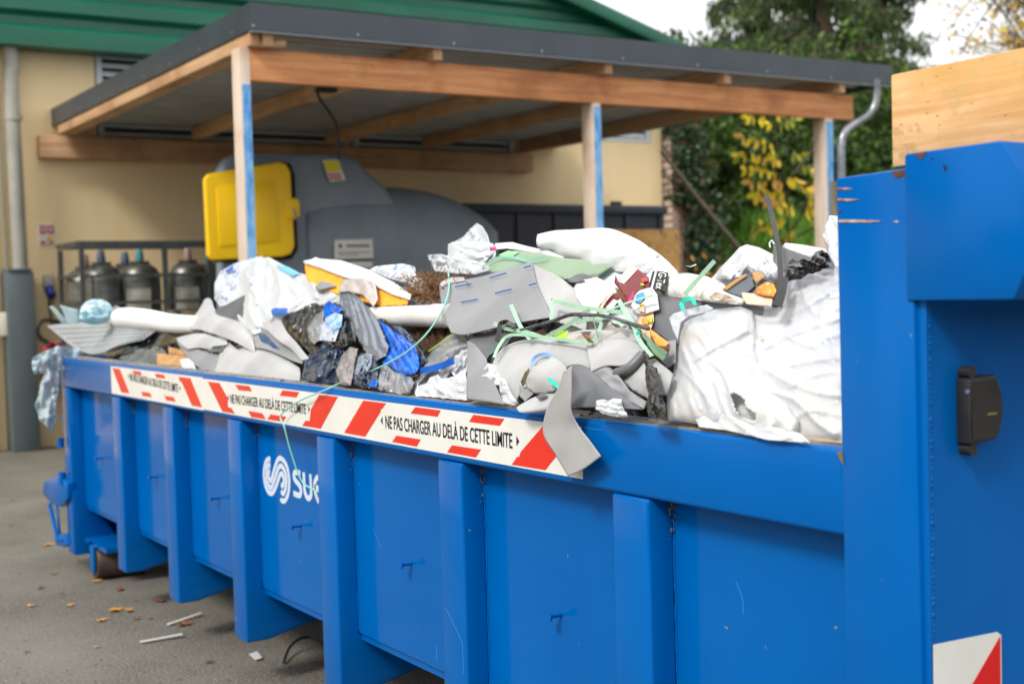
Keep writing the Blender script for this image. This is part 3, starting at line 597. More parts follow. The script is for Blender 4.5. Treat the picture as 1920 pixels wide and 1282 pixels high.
# ------------------------------------------------------------------ things beyond
DSK = mat('dark_skip', C(48, 58, 78), .5, .2, C(60, 60, 66), 5, stretch=(2, 2, .6))
p0 = on(870, 402, 'y', 15.2); p1 = on(1243, 387, 'y', 15.2)
ds = thing('dark_skip', 'long dark navy steel skip standing by the beige wall', 'skip', ((p0.x+p1.x)/2, 15.2, G))
MB().box((p0.x, 15.2, G+.2), (p1.x, 16.3, p1.z-.02)).build('skip_body', DSK, ds)
MB().box((p0.x-.05, 15.12, p1.z-.12), (p1.x+.03, 15.2, p1.z)).box((p0.x-.05, 16.3, p1.z-.12), (p1.x+.03, 16.36, p1.z)).build('skip_rim', DSK, ds, bevel=.01)
x = p0.x+.2
while x < p1.x-.1: MB().box((x, 15.17, G+.2), (x+.09, 15.2, p1.z-.121)).build('skip_rib', DSK, ds); x += .62
pe = on(1155, 383, 'y', 15.15); MB().box((pe.x-.08, 15.13, pe.z-.03), (pe.x+.09, 15.18, pe.z+.04)).build('lid_stop', DSK, ds)
p0 = on(1140, 430, 'y', 12.2); p1 = on(1274, 430, 'y', 12.2)
MB().box((p0.x, 12.2, G), (p1.x, 12.23, p0.z)).build('plywood_sheet', PLY, label='orange plywood sheet standing upright behind the white plastic', cat='plywood')
# brick pillar with ivy
BR = brick_mat()
MB().box((13.43, 16.3, G), (13.80, 16.8, 3.95)).build('brick_pillar', BR, label='red brick pillar at the right corner of the beige wall', cat='pillar')

# -------------------------------------------- foliage
def leafmat(name, a, b): return mat(name, a, .6, 0, b, 2.5, transl=.35)
LD = [leafmat('leaf_dark', C(50, 74, 28), C(62, 88, 32)), leafmat('leaf_mid', C(86, 120, 42), C(104, 134, 50)), leafmat('leaf_deep', C(34, 50, 24), C(44, 62, 28))]
LC = [mat('needle_dark', C(44, 62, 26), .7, 0, C(54, 74, 28), 2.5, transl=.12), mat('needle_mid', C(70, 92, 34), .7, 0, C(84, 104, 38), 2.5, transl=.2), mat('needle_deep', C(28, 40, 20), .7, 0, C(36, 50, 24), 2.5)]
LY = [leafmat('leaf_yellow', C(255, 222, 50), C(240, 220, 60)), leafmat('leaf_orange', C(250, 206, 110), C(240, 176, 80)), leafmat('leaf_lime', C(150, 160, 40), C(170, 176, 60))]
LI = [leafmat('ivy_green', C(66, 92, 64), C(90, 114, 86)), leafmat('ivy_dark', C(44, 66, 40), C(58, 80, 50)), leafmat('ivy_red', C(112, 84, 62), C(128, 96, 70))]
LG = [leafmat('grass_blade', C(118, 168, 52), C(96, 140, 44)), leafmat('grass_blade_dark', C(72, 104, 34), C(84, 110, 40)), leafmat('dry_stem', C(150, 120, 90), C(126, 96, 66))]
BARK = mat('bark', C(86, 72, 56), .9, 0, C(62, 50, 40), 9, bump=.5)
def leaf_cloud(mb, rnd, c, rad, n, size, droop=0, nm=3, elong=1.8, w=(.5, .35, .15)):
    for _ in range(n):
        while True:
            q = Vector((rnd.uniform(-1, 1), rnd.uniform(-1, 1), rnd.uniform(-1, 1)))
            if .1 < q.length < 1: break
        p = c+Vector((q.x*rad[0], q.y*rad[1], q.z*rad[2])); s = size*rnd.uniform(.6, 1.4)
        a = Vector((rnd.gauss(0, 1), rnd.gauss(0, 1), rnd.gauss(0, 1)-droop)).normalized(); b = a.cross(Vector((rnd.gauss(0, 1), rnd.gauss(0, 1), rnd.gauss(0, 1)))).normalized()
        a *= s*elong*.5; b *= s*.5
        r = rnd.random(); k = 0 if r < w[0] else (1 if r < w[0]+w[1] else 2)
        m_ = len(mb.v); mb.v += [p-a, p+b*.9, p+a, p-b*.9]; mb.f.append((m_, m_+1, m_+2, m_+3)); mb.mi.append(k)
def conifer(name, label, x, y, h, r0, n, rnd, z0=1.0, gap=.25, size=.16):
    t = thing(name, label, 'tree', (x, y, 0)); tr = MB(); tr.tube([(x, y, -.1), (x+.1, y, h*.5), (x, y, h)], [r0*.12, r0*.07, .03], 10)
    lm = MB(); bm_ = tr; z = z0
    while z < h:
        R = r0*(1-((z-z0)/(h-z0))**1.3)*rnd.uniform(.75, 1.1)+.3
        for k in range(7):
            if rnd.random() < gap*.4: continue
            an = rnd.uniform(0, 6.283); L = R*rnd.uniform(.7, 1.1); d = Vector((math.cos(an), math.sin(an), 0)); p = Vector((x, y, z)); tip = p+d*L+Vector((0, 0, -L*.22))
            bm_.tube([p, p+d*L*.5+Vector((0, 0, L*.05)), tip], [.045, .03, .01], 5)
            m_ = max(2, int(L/.42))
            for i in range(1, m_+1):
                f_ = i/m_; c = p+(tip-p)*f_+Vector((0, 0, .05*L*math.sin(f_*3.14)))
                leaf_cloud(lm, rnd, c+Vector((0, 0, -.12)), (.26, .26, .30), int(n*4.2), size*.34, droop=3.2, elong=3.6)
        z += .42
    tr.build('trunk', BARK, t, smooth=True); lm.build('crown', LC, t, fix=False)
rnd = random.Random(11)
c0 = on(1545, 300, 'y', 22.5); conifer('conifer', 'tall dark conifer rising behind the shelter roof against the white sky', c0.x, 22.5, 13.5, 2.9, 19, rnd, z0=2.2, size=.15, gap=.8)
c1 = on(1440, 300, 'y', 26.5); conifer('conifer', 'darker conifer standing just left behind the tallest conifer', c1.x, 26.5, 13.8, 2.5, 14, rnd, z0=1.8, size=.19)
c2 = on(1650, 300, 'y', 25.5); conifer('conifer', 'conifer right behind the tallest conifer, above the drain pipe', c2.x, 25.5, 12.5, 2.3, 14, rnd, z0=1.8, size=.19)
def shrub(name, label, cat, c, rad, n, size, mats, rnd, stems=6, group=None, w=(.5, .35, .15), z0=0):
    t = thing(name, label, cat, (c[0], c[1], z0), group); s = MB()
    for _ in range(stems):
        e = Vector((c[0]+rnd.uniform(-.6, .6)*rad[0], c[1]+rnd.uniform(-.6, .6)*rad[1], c[2]+rnd.uniform(0, .6)*rad[2])); b = Vector((c[0]+rnd.uniform(-.2, .2), c[1], z0)); s.tube([b, (b+e)/2+Vector((rnd.uniform(-.2, .2), 0, .2)), e], [.06, .04, .015], 6)
    s.build('stems', BARK, t, smooth=True); lm = MB()
    for _ in range(n):
        q = Vector((rnd.gauss(0, .48), rnd.gauss(0, .48), rnd.gauss(0, .48)))
        leaf_cloud(lm, rnd, Vector((c[0]+q.x*rad[0], c[1]+q.y*rad[1], max(z0+.2, c[2]+q.z*rad[2]))), (.3, .3, .24), 30, size, droop=.9, elong=2.4, w=w)
    lm.build('foliage', mats, t, fix=False)
for i, (u, v, y, rx, rz, lb_) in enumerate(((1300, 340, 19.5, 1.7, 2.1, 'dark green shrub right of the ivy covered pillar'), (1390, 345, 21.0, 1.9, 2.1, 'dark green shrub behind the yellow leaved sapling'), (1480, 355, 20.0, 1.8, 1.9, 'dark green shrub between the sapling and the last shelter post'), (1610, 350, 19.0, 1.9, 2.0, 'dark green shrub behind the galvanised drain pipe'), (1700, 330, 24.0, 2.4, 2.4, 'dark green shrub behind the pale pine beam'))):
    c = on(u, v, 'y', y); shrub('shrub', lb_, 'shrub', (c.x, y, c.z), (rx, 1.2, rz), 620, .075, LD, rnd, group='shrubs behind the shelter', z0=G)
# ivy
iv = MB(); ist = MB()
for _ in range(2600):
    z = rnd.uniform(1.2, 4.1); u = 13.42+abs(rnd.gauss(0, .28))+(.22 if z < 2.9 else 0)
    if z < 2.9 and rnd.random() < .25: continue
    leaf_cloud(iv, rnd, Vector((u+.06, 16.2+rnd.uniform(-.08, .3), z)), (.1, .06, .1), 3, .085, droop=.3, elong=1.2, w=(.5, .38, .12))
for k in range(5): x_ = 13.5+k*.15; ist.tube(cat_rom([(x_+rnd.uniform(-.08, .08), 16.24, z*.7+G) for z in range(7)], 4), .02, 6)
it = thing('ivy', 'ivy climbing the brick pillar at the wall corner', 'ivy', (13.7, 16.2, G)); ist.build('stems', BARK, it, smooth=True); iv.build('leaves', LI, it, fix=False)
# leaning pole
MB().tube([on(1240, 284, 'y', 14.0), on(1300, 362, 'y', 13.6), on(1390, 470, 'y', 13.1), on(1460, 560, 'y', 12.7)], [.025, .027, .03, .03], 8).build('leaning_pole', mat('pole_grey', C(160, 146, 128), .8, 0, C(130, 118, 100), 6), label='thin grey pole leaning diagonally in front of the shrubs', cat='pole', smooth=True)
# yellow sapling
def sapling():
    t = thing('yellow_sapling', 'small sapling with yellow autumn leaves left of the last shelter post', 'tree', (on(1470, 460, 'y', 12.5).x, 12.5, G))
    S = lambda u, v, y=12.5: on(u, v, 'y', y)
    st = MB(); mains = [[(1480, 560), (1478, 450), (1476, 380), (1466, 310), (1455, 260), (1452, 222)], [(1478, 440), (1500, 410), (1512, 380), (1530, 350)], [(1470, 350), (1500, 310), (1525, 280)], [(1476, 400), (1440, 380), (1420, 350)], [(1480, 450), (1540, 420), (1565, 400)], [(1490, 470), (1450, 440), (1430, 420)]]
    b0 = S(1480, 560); st.tube([Vector((b0.x, b0.y, G)), b0], [.03, .02], 7)
    for m_ in mains: st.tube([S(u, v, 12.5) for u, v in m_], [.016*(1-.12*i) for i in range(len(m_))], 6)
    lf = MB(); r = random.Random(5)
    def pinnate(u0, v0, u1, v1, n, s, k):
        s *= 1.12
        y = 12.5+r.uniform(-.25, .2); a = S(u0, v0, y); b = S(u1, v1, y); st.tube([a, (a+b)/2+Vector((0, 0, .03)), b], .005, 5)
        for i in range(n):
            f_ = (i+1)/n; c = a+(b-a)*f_+Vector((0, 0, .03*math.sin(3.14*f_)))
            for sgn in (-1, 1):
                d = ((b-a).normalized()*.35+Vector((r.uniform(-.15, .15), r.uniform(-.5, .5), sgn*.5-.55))).normalized(); wv = d.cross(Vector((r.uniform(-.6, .6), 1, r.uniform(-.4, .4)))).normalized()*s*.27
                m0 = len(lf.v); lf.v += [c, c+d*s*.35+wv, c+d*s*.75+wv*.8, c+d*s, c+d*s*.75-wv*.8, c+d*s*.35-wv]; lf.f.append(tuple(range(m0, m0+6))); lf.mi.append(k if r.random() < .75 else r.randrange(3))
    for a in [(1455, 235, 1405, 220, 5, .11, 0), (1455, 240, 1490, 225, 4, .11, 2), (1452, 225, 1470, 205, 3, .1, 0), (1462, 285, 1395, 255, 5, .13, 0), (1465, 300, 1385, 290, 6, .13, 0), (1466, 305, 1450, 300, 3, .12, 0), (1470, 330, 1400, 315, 5, .12, 0), (1478, 295, 1500, 290, 3, .12, 2),
              (1470, 335, 1500, 345, 4, .13, 0), (1500, 305, 1525, 325, 4, .12, 2), (1480, 345, 1410, 340, 5, .13, 1), (1478, 360, 1420, 365, 5, .14, 0), (1512, 380, 1545, 350, 5, .14, 0), (1500, 400, 1555, 385, 5, .14, 0), (1495, 395, 1460, 385, 4, .14, 0), (1510, 410, 1560, 420, 5, .14, 2), (1480, 410, 1445, 425, 4, .13, 0),
              (1505, 370, 1530, 340, 4, .13, 1), (1475, 385, 1440, 375, 4, .12, 1), (1520, 430, 1565, 440, 5, .13, 0), (1495, 430, 1470, 450, 4, .12, 2), (1440, 395, 1415, 435, 4, .12, 2), (1530, 400, 1570, 370, 5, .13, 0), (1540, 420, 1560, 455, 4, .12, 0), (1500, 355, 1545, 365, 5, .13, 1)]: pinnate(*a)
    st.build('branches', BARK, t, smooth=True); lf.build('leaves', LY, t, fix=False)
sapling()
# thin autumn tree, far upper right
def thin_tree():
    r = random.Random(9); bx = on(2010, 300, 'y', 15.0); t = thing('autumn_tree', 'sparse twiggy tree with a few orange leaves at the upper right', 'tree', (bx.x, 15.0, G))
    st = MB(); lf = MB(); tk_ = [Vector((bx.x, 15, G)), Vector((bx.x-.1, 15, 3)), on(1960, 60, 'y', 15.0), on(1930, -150, 'y', 15.0)]; st.tube(tk_, [.16, .12, .07, .03], 10)
    for k in range(34):
        f_ = r.uniform(.35, .98); a = tk_[1]+(tk_[2]-tk_[1])*f_ if f_ < .8 else tk_[2]+(tk_[3]-tk_[2])*r.random()
        e = on(r.uniform(1775, 1935), r.uniform(-70, 135), 'y', 15+r.uniform(-.8, .8)); m_ = (a+e)/2+Vector((0, 0, .25)); P = cat_rom([a, m_, e], 5); st.tube(P, [.022*(1-i/len(P))+.004 for i in range(len(P))], 5)
        for i in range(3, len(P)):
            for q in range(3):
                d = Vector((r.gauss(-.3, 1), r.gauss(0, 1), r.gauss(0, .8))).normalized()*r.uniform(.12, .4); st.tube([P[i], P[i]+d], .0035, 4)
                if r.random() < .85: leaf_cloud(lf, r, P[i]+d, (.13, .13, .1), 2, .055, droop=.4, w=(.22, .38, .40))
    st.build('branches', BARK, t, smooth=True); lf.build('leaves', [LY[0], LY[1], mat('leaf_brown', C(110, 100, 70), .7)], t, fix=False)
thin_tree()
# grass blades and brambles on the bank
gb = MB(); r = random.Random(2)
for _ in range(15000):
    x = r.uniform(13.6, 21); y = r.uniform(13.6, 19); hgt = min(1, max(0, (x-13.9)/3))*min(1, max(0, (y-13.5)/4.5)); z = G+hgt*2.85
    a = Vector((x, y, z)); d = Vector((r.gauss(0, .1), r.gauss(0, .1), r.uniform(.15, .4))); wv = Vector((r.uniform(-1, 1), r.uniform(-1, 1), 0))*.018
    m0 = len(gb.v); gb.v += [a-wv, a+wv, a+d]; gb.f.append((m0, m0+1, m0+2)); gb.mi.append(0 if r.random() < .7 else 1)
gb.build('tall_grass', LG, kind='stuff', label='bright green grass on the bank behind the shelter', cat='grass', fix=False)
brm = MB()
for _ in range(150):
    a = Vector((r.uniform(12.2, 17), r.uniform(13.6, 16.5), r.uniform(.2, 1.2))); e = a+Vector((r.uniform(-1, 1), r.uniform(-.5, .5), r.uniform(.1, .9))); P = cat_rom([a, (a+e)/2+Vector((0, 0, .3)), e], 4); brm.k = 2; brm.tube(P, .01, 4)
    leaf_cloud(brm, r, e, (.25, .25, .25), 12, .07, w=(.3, .4, .3))
brm.build('brambles', [LY[1], LI[1], LG[2]], kind='stuff', label='tangled brown and green brambles at the foot of the bank', cat='brambles', fix=False)

# ------------------------------------------------------------------ litter on the tarmac
def gnd(u, v): return on(u, v, 'z', G+.004)
ym = mat('fallen_yellow', C(214, 160, 50), .7, 0, C(190, 120, 40), 30); bmn = mat('fallen_brown', C(150, 92, 54), .8, 0, C(110, 66, 40), 30)
def gleaf(u, v, s, m, lab_, rot=0.0):
    c = gnd(u, v); vs = []; r = random.Random(int(u*7+v)); mb = MB(); n = 10
    for i in range(n):
        a = rot+2*math.pi*i/n; rr = s*(1 if i % 2 == 0 else .62)*r.uniform(.75, 1.1)*(1.5 if i in (0, 5) else .8); vs.append(c+Vector((math.cos(a)*rr, math.sin(a)*rr, .004+r.uniform(0, s*.28))))
    vs.append(c+Vector((0, 0, .004))); mb.add(vs, [(i, (i+1) % n, n) for i in range(n)]); mb.build('fallen_leaf', m, label=lab_, cat='leaf', group='fallen leaves on the tarmac', fix=False)
for a in ((90, 1022, .05, ym, 'yellow fallen leaf on the tarmac beside the rear latch'), (180, 1090, .035, ym, 'yellow fallen leaf touching the bottom of the rear roller'), (216, 1145, .055, ym, 'biggest yellow fallen leaf, left of the white strips', .3), (242, 1145, .04, ym, 'small yellow fallen leaf right beside the biggest yellow one', 1.2),
          (190, 1163, .035, ym, 'pale yellow fallen leaf lying below the biggest yellow one', 0), (345, 1171, .05, bmn, 'orange brown leaf lying just below the upper white strip', .4), (20, 985, .03, bmn, 'small reddish leaf far left on the tarmac', 1), (24, 938, .035, bmn, 'reddish brown leaf far left below the wall', 2), (75, 1102, .035, bmn, 'brown leaf below the rear roller on the left', 1),
          (100, 1076, .03, bmn, 'dark brown leaf left of the roller', 0), (57, 1136, .03, ym, 'small tan leaf near the left edge of the tarmac', 2), (132, 1135, .03, ym, 'tan leaf between roller and the biggest yellow leaf', .5), (115, 1112, .02, bmn, 'tiny brown leaf left of the yellow leaves', 1), (300, 1127, .045, bmn, 'brown leaf beside the second rib foot', 2),
          (280, 1159, .02, bmn, 'tiny dark leaf between the yellow leaves and the upper strip', 2), (392, 1241, .028, bmn, 'dark leaf near the bottom, left of the white scrap', 0), (597, 1244, .035, bmn, 'brown leaf against the nearest visible rib foot', 0), (180, 1213, .018, ym, 'tiny yellow leaf left of the lower white strip', 0), (50, 1222, .02, bmn, 'tiny leaf low at the left edge', 0),
          (225, 1105, .04, bmn, 'brown leaf just in front of the roller', 1), (255, 1160, .025, bmn, 'crumbled brown leaf below the small yellow leaf', .5)): gleaf(*a)
STW = mat('strip_white', C(200, 200, 198), .6)
def strip(pts, w_, lab_):
    a, b = gnd(*pts[0]), gnd(*pts[1]); d = (b-a).normalized(); n = Vector((-d.y, d.x, 0))*w_; z = Vector((0, 0, .004))
    MB().prism([a+n+z, b+n+z*3, b-n+z*3, a-n+z], (0, 0, .004)).build('white_strip', STW, label=lab_, cat='strip', group='white strips on the tarmac')
strip([(315, 1172), (378, 1153)], .012, 'upper white plastic strip on the tarmac, touching an orange leaf'); strip([(263, 1205), (342, 1193)], .013, 'lower white plastic strip lying alone on the tarmac')
c = [gnd(u, v)+Vector((0, 0, .004)) for u, v in [(467, 1228), (482, 1223), (492, 1235), (480, 1239)]]; MB().prism(c, (0, 0, .004)).build('white_scrap', STW, label='small white paper scrap on the tarmac near the black wire', cat='scrap')
MB().tube(cat_rom([gnd(u, v)+Vector((0, 0, .008+h_)) for u, v, h_ in [(532, 1244, 0), (543, 1228, .03), (560, 1220, .05), (583, 1216, .05), (612, 1222, .02), (640, 1232, 0)]], 6), .007, 7).build('black_wire', BLK, label='bent black wire lying on the tarmac by the rib foot', cat='wire', smooth=True)
gr = MB(); r = random.Random(4)
for _ in range(260):
    c = gnd(r.uniform(0, 620), r.uniform(880, 1290)); s = r.uniform(.002, .005); gr.box(c-Vector((s, s*.7, 0)), c+Vector((s, s*.7, s)))
gr.build('grit', mat('grit', C(150, 140, 124), .9, 0, C(120, 108, 90), 5), kind='stuff', label='loose grit scattered on the tarmac', cat='grit')

# unseen treeline added behind and beside the camera to darken the reflections
wl_ = MB(); path = [(-17, 15), (-18, 6), (-17, -4), (-12, -11), (-2, -13), (10, -12.5), (22, -12), (31, -7), (34, 4), (35, 12)]
PP = cat_rom([Vector((a*1.35, b*1.5 if b < 14 else b, 0)) for a, b in path], 16); L = len(PP); H_ = 16
for i, p in enumerate(PP):
    t = (PP[min(i+1, L-1)]-PP[max(i-1, 0)]).normalized(); n_ = Vector((-t.y, t.x, 0))
    hh = 5.5+1.4*noise.noise((i*.17, 3, 0))+1.2*noise.noise((i*.6, 7, 0))
    for j in range(H_+1):
        f_ = j/H_; o_ = 1.1*noise.noise((i*.5, j*.7, 2))+.5*noise.noise((i*1.3, j*1.7, 5)); wl_.v.append(p+n_*(o_-(f_**3)*1.5)+Vector((0, 0, G-.1+hh*f_)))
for i in range(L-1):
    for j in range(H_): a = i*(H_+1)+j; wl_.f.append((a, a+1, a+H_+2, a+H_+1)); wl_.mi.append(0)
wl_.build('added_treeline', mat('added_treeline_dark', C(60, 66, 52), .9, 0, C(42, 46, 36), 1.5, bump=1, bscale=5, bdist=.3), kind='stuff', label='unseen dark treeline added around the yard to darken reflections', cat='added_treeline', fix=False)
# ------------------------------------------------------------------ rubbish: builders
def crease(p, seed, n=4):
    """sharp folded relief made of warped triangle waves, about -1..1"""
    s = 0; rr = random.Random(seed)
    q = p+noise.noise_vector(p*.8+Vector((seed*3.1, 0, 0)))*.45
    for i in range(n):
        d = Vector((rr.gauss(0, 1), rr.gauss(0, 1), 0)).normalized(); f = .8*(1.75**i); a = 1.15/(2.1**i)
        m_ = .35+.65*min(1, max(0, .5+1.6*noise.noise(Vector((q.x*.9, q.y*.9, i*5.3+seed)))))
        t = (q.dot(d)*f+rr.random()*7+.18*noise.noise(q*f*.6)) % 1.0; s += m_*a*(abs(t-.5)*4-1)
    return s
def streak(p, seed, ang):
    """long stretched film folds: thin raised ridges with broad hollows between"""
    c, s_ = math.cos(ang), math.sin(ang); wv = noise.noise_vector(Vector((p.x*.7, p.y*.7, seed)))*.35
    a = (p.x+wv.x)*c+(p.y+wv.y)*s_; b = -(p.x+wv.x)*s_+(p.y+wv.y)*c; v = 0
    for i, (f, am, tilt) in enumerate(((1.0, 1, .0), (1.9, .55, .35), (3.6, .26, -.3))):
        aa = a+b*tilt; bb = b-a*tilt; n_ = noise.noise(Vector((aa*f*.33+seed*2, bb*f*1.25, i*9.1)))
        v += am*(max(0, 1-2.6*abs(n_))**1.3-.35+.5*n_)
    return v*1.25
def inpoly(p, P):
    r = False; j = len(P)-1
    for i in range(len(P)):
        if (P[i][1] > p[1]) != (P[j][1] > p[1]) and p[0] < (P[j][0]-P[i][0])*(p[1]-P[i][1])/(P[j][1]-P[i][1])+P[i][0]: r = not r
        j = i
    return r
def edist(p, P):
    best = 1e9
    for i in range(len(P)):
        ax, ay = P[i]; bx, by = P[(i+1) % len(P)]; dx, dy = bx-ax, by-ay; L = dx*dx+dy*dy
        t = 0 if L == 0 else max(0, min(1, ((p[0]-ax)*dx+(p[1]-ay)*dy)/L)); d = (p[0]-ax-t*dx)**2+(p[1]-ay-t*dy)**2
        if d < best: best = d
    return best**.5
SEED = [100]
def sheet(name, label, cat, m, outline, lift=.05, ctrl=(), amp=.015, freq=2.2, kind='crease', ang=0, bulge=0, thick=.0015, g=4.5, rnd=False, base=None, group=None, parent=None, back=None, edge_amp=.6, ragged=0, curl=0, ridges=(), auto=None, tie=None, solid=False, hole=None, kindp=None):
    SEED[0] += 1; sd_ = SEED[0]; rr = random.Random(sd_)
    if m in DARKP: freq *= .55; amp *= 1.5; ragged = ragged or 2.2
    pts = [(p[0], p[1]) for p in outline]; cl_ = [(p[0], p[1], p[2]) for p in outline if len(p) > 2]+list(ctrl)
    if rnd: q = cat_rom([Vector((a, b, 0)) for a, b in pts], 5, closed=True); pts = [(v.x, v.y) for v in q]
    B = []
    for i in range(len(pts)):
        a, b = pts[i], pts[(i+1) % len(pts)]; L = math.hypot(b[0]-a[0], b[1]-a[1]); n = max(1, int(L/g))
        for k in range(n): B.append((a[0]+(b[0]-a[0])*k/n, a[1]+(b[1]-a[1])*k/n))
    if ragged: B = [(a+ragged*(noise.noise((a*.11, b*.11, sd_))+.6*noise.noise((a*.3, b*.3, sd_))), b+ragged*(noise.noise((a*.11, b*.11, sd_+50))+.6*noise.noise((a*.3, b*.3, sd_+50)))) for a, b in B]
    x0, x1 = min(p[0] for p in B), max(p[0] for p in B); y0, y1 = min(p[1] for p in B), max(p[1] for p in B)
    P = list(B); yy = y0+g*.5; k = 0
    while yy < y1:
        xx = x0+g*(.25+.5*(k % 2))
        while xx < x1:
            p = (xx+rr.uniform(-.2, .2)*g, yy+rr.uniform(-.2, .2)*g)
            if inpoly(p, B) and edist(p, B) > g*.45: P.append(p)
            xx += g
        yy += g*.87; k += 1
    nB = len(B)
    res = geometry.delaunay_2d_cdt([Vector(p) for p in P], [(i, (i+1) % nB) for i in range(nB)], [], 1, 1e-3)
    V2, Fc = res[0], res[2]
    Fc = [f for f in Fc if inpoly((sum(V2[i][0] for i in f)/len(f), sum(V2[i][1] for i in f)/len(f)), B)]
    if hole: Fc = [f for f in Fc if not any(inpoly((sum(V2[i][0] for i in f)/len(f), sum(V2[i][1] for i in f)/len(f)), h) for h in hole)]
    D_ = [edist((v[0], v[1]), B) for v in V2]; dm = max(D_) or 1
    def place(u, v, l): return hp(u, v, l) if base is None else (on(u, v, base[0], base[1])-ray(u, v).normalized()*l)
    ca = rr.uniform(0, 3.14) if not curl else curl; cu_, cv_ = math.cos(ca), math.sin(ca); cm__ = .75 if thick > .0029 or curl else 0
    RD = [([(q[0], q[1]) for q in cat_rom([Vector((a, b, 0)) for a, b in pl], 5)], wd, hh) for pl, wd, hh in ridges]
    if auto:   # long random film folds running roughly along one direction
        na, wd, hh, aa = auto
        for _ in range(na):
            q = P[rr.randrange(len(P))]; a1 = aa+rr.gauss(0, .35); L_ = rr.uniform(.35, .8)*max(x1-x0, y1-y0); bend = rr.gauss(0, .5)
            RD.append(([(q[0]+math.cos(a1+bend*t)*t*L_, q[1]+math.sin(a1+bend*t)*t*L_) for t in (-.5, -.3, -.1, .1, .3, .5)], wd*rr.uniform(.6, 1.5), hh*rr.uniform(.5, 1.3)*rr.choice((1, 1, -.6))))
    top = []; bot = []
    uc, vc = sum(q[0] for q in B)/nB, sum(q[1] for q in B)/nB; half = max(10, max(abs((q[0]-uc)*cu_+(q[1]-vc)*cv_) for q in B)); dsc = (place(uc, vc, lift)-O).length/3.4; amp *= max(.6, (place(uc, vc, lift)-O).length/3.4)*(1.25 if m in DARKP else 1.5 if m in PLASTIC or m in MEMB else 1)
    for v, d in zip(V2, D_):
        l = lift
        if cl_:
            W = S_ = 0
            for cu, cv, c_ in cl_:
                q = 1/((cu-v[0])**2+(cv-v[1])**2+60)**1.3; W += q; S_ += q*c_
            l = lift+S_/W
        pn = Vector((v[0]/100*freq, v[1]/100*freq, sd_*1.7)); ef = edge_amp+(1-edge_amp)*min(1, d/14)
        if kind == 'crease': h_ = crease(pn, sd_, 2 if m in MEMB else 3)
        elif kind == 'streak': h_ = streak(Vector((v[0]/100*freq, v[1]/100*freq, 0)), sd_, ang)
        elif kind == 'both': h_ = (1.0 if m in DARKP else .8)*streak(Vector((v[0]/100*freq, v[1]/100*freq, 0)), sd_, ang)+.4*crease(pn*.8, sd_)
        else: h_ = noise.noise(pn*.6)*1.3
        if m in MEMB or curl: su = (v[0]-uc)*cu_+(v[1]-vc)*cv_; l -= cm__*((su/half)**2)*half*.0016*dsc
        bl = bulge*math.sqrt(max(0, 1-(1-min(1, d/(dm*.95)))**2)) if bulge else 0
        if bulge and m in PLASTIC: xx_ = min(1, d/(dm*.95)); bl = bulge*.8*xx_*(2-xx_)
        rg_ = 0
        for pl, wd, hh in RD:
            if abs(pl[0][0]-v[0]) > 400: continue
            best = 1e9
            for (ax, ay), (bx2, by2) in zip(pl, pl[1:]):
                dx, dy = bx2-ax, by2-ay; LL = dx*dx+dy*dy or 1; t = max(0, min(1, ((v[0]-ax)*dx+(v[1]-ay)*dy)/LL)); dd = (v[0]-ax-t*dx)**2+(v[1]-ay-t*dy)**2
                if dd < best: best = dd
            if best < wd*wd*12: rg_ += 1.25*hh*dsc*math.exp(-(math.sqrt(best)/(.8*wd))**1.3)
        if tie:   # gathered film: long pleats that fan out from where the bag is pinched
            th = math.atan2(v[1]-tie[1], v[0]-tie[0]); q = Vector((v[0]*.022, v[1]*.022, sd_*1.3)); f1 = (th*tie[2]+.55*noise.noise(q)) % 1.0; f2 = (th*tie[2]*2.3+.8*noise.noise(q*1.4+Vector((5, 0, 0)))) % 1.0
            md_ = .45+.8*abs(noise.noise(q*.9+Vector((0, 7, 0)))*1.6); rg_ += tie[3]*dsc*md_*((1-abs(2*f1-1))**1.4+.38*(1-abs(2*f2-1))**1.3)
        l += rg_*ef
        top.append(place(v[0], v[1], l+bl+amp*h_*ef))
        if bulge or solid: bot.append(place(v[0], v[1], l-(bl*.6 if bulge else solid)+(amp*h_*ef*.3)))
    mb = MB(); 
    if bot:
        n = len(top); mb.add(top+bot, [tuple(f) for f in Fc]+[tuple(i+n for i in f)[::-1] for f in Fc])
        ec = {}
        for f in Fc:
            for i in range(len(f)):
                a, b = f[i], f[(i+1) % len(f)]; ec[(a, b)] = 1
        sidef = [(b, a, a+n, b+n) for (a, b) in ec if (b, a) not in ec]
        mb.f += sidef; mb.mi += [0]*len(sidef)
        if bulge:   # weld the rim so the body is one closed skin
            pass
    else: mb.add(top, [tuple(f) for f in Fc])
    ms = [m] if back is None else [m, back]
    org = WO[parent] if parent else sum(top, Vector())/len(top)
    me_ms = ms
    mb.mi = [0]*len(mb.f)
    o = mb.build(name, me_ms, parent, label, cat, group, kindp, origin=org, smooth=True, fix=bool(bot))
    if m in PLASTIC and m not in DARKP: o.data.set_sharp_from_angle(angle=math.radians(28))
    if not bot:
        me = o.data   # make the front face the camera, then give it real thickness
        c_ = Vector(); 
        for p in me.polygons: c_ += p.normal*p.area
        if c_.dot(ray(960, 641)) > 0: me.flip_normals()
        sm = o.modifiers.new('thickness', 'SOLIDIFY'); sm.thickness = thick; sm.offset = -1; sm.material_offset = 1 if back else 0; sm.use_rim = True
    return o
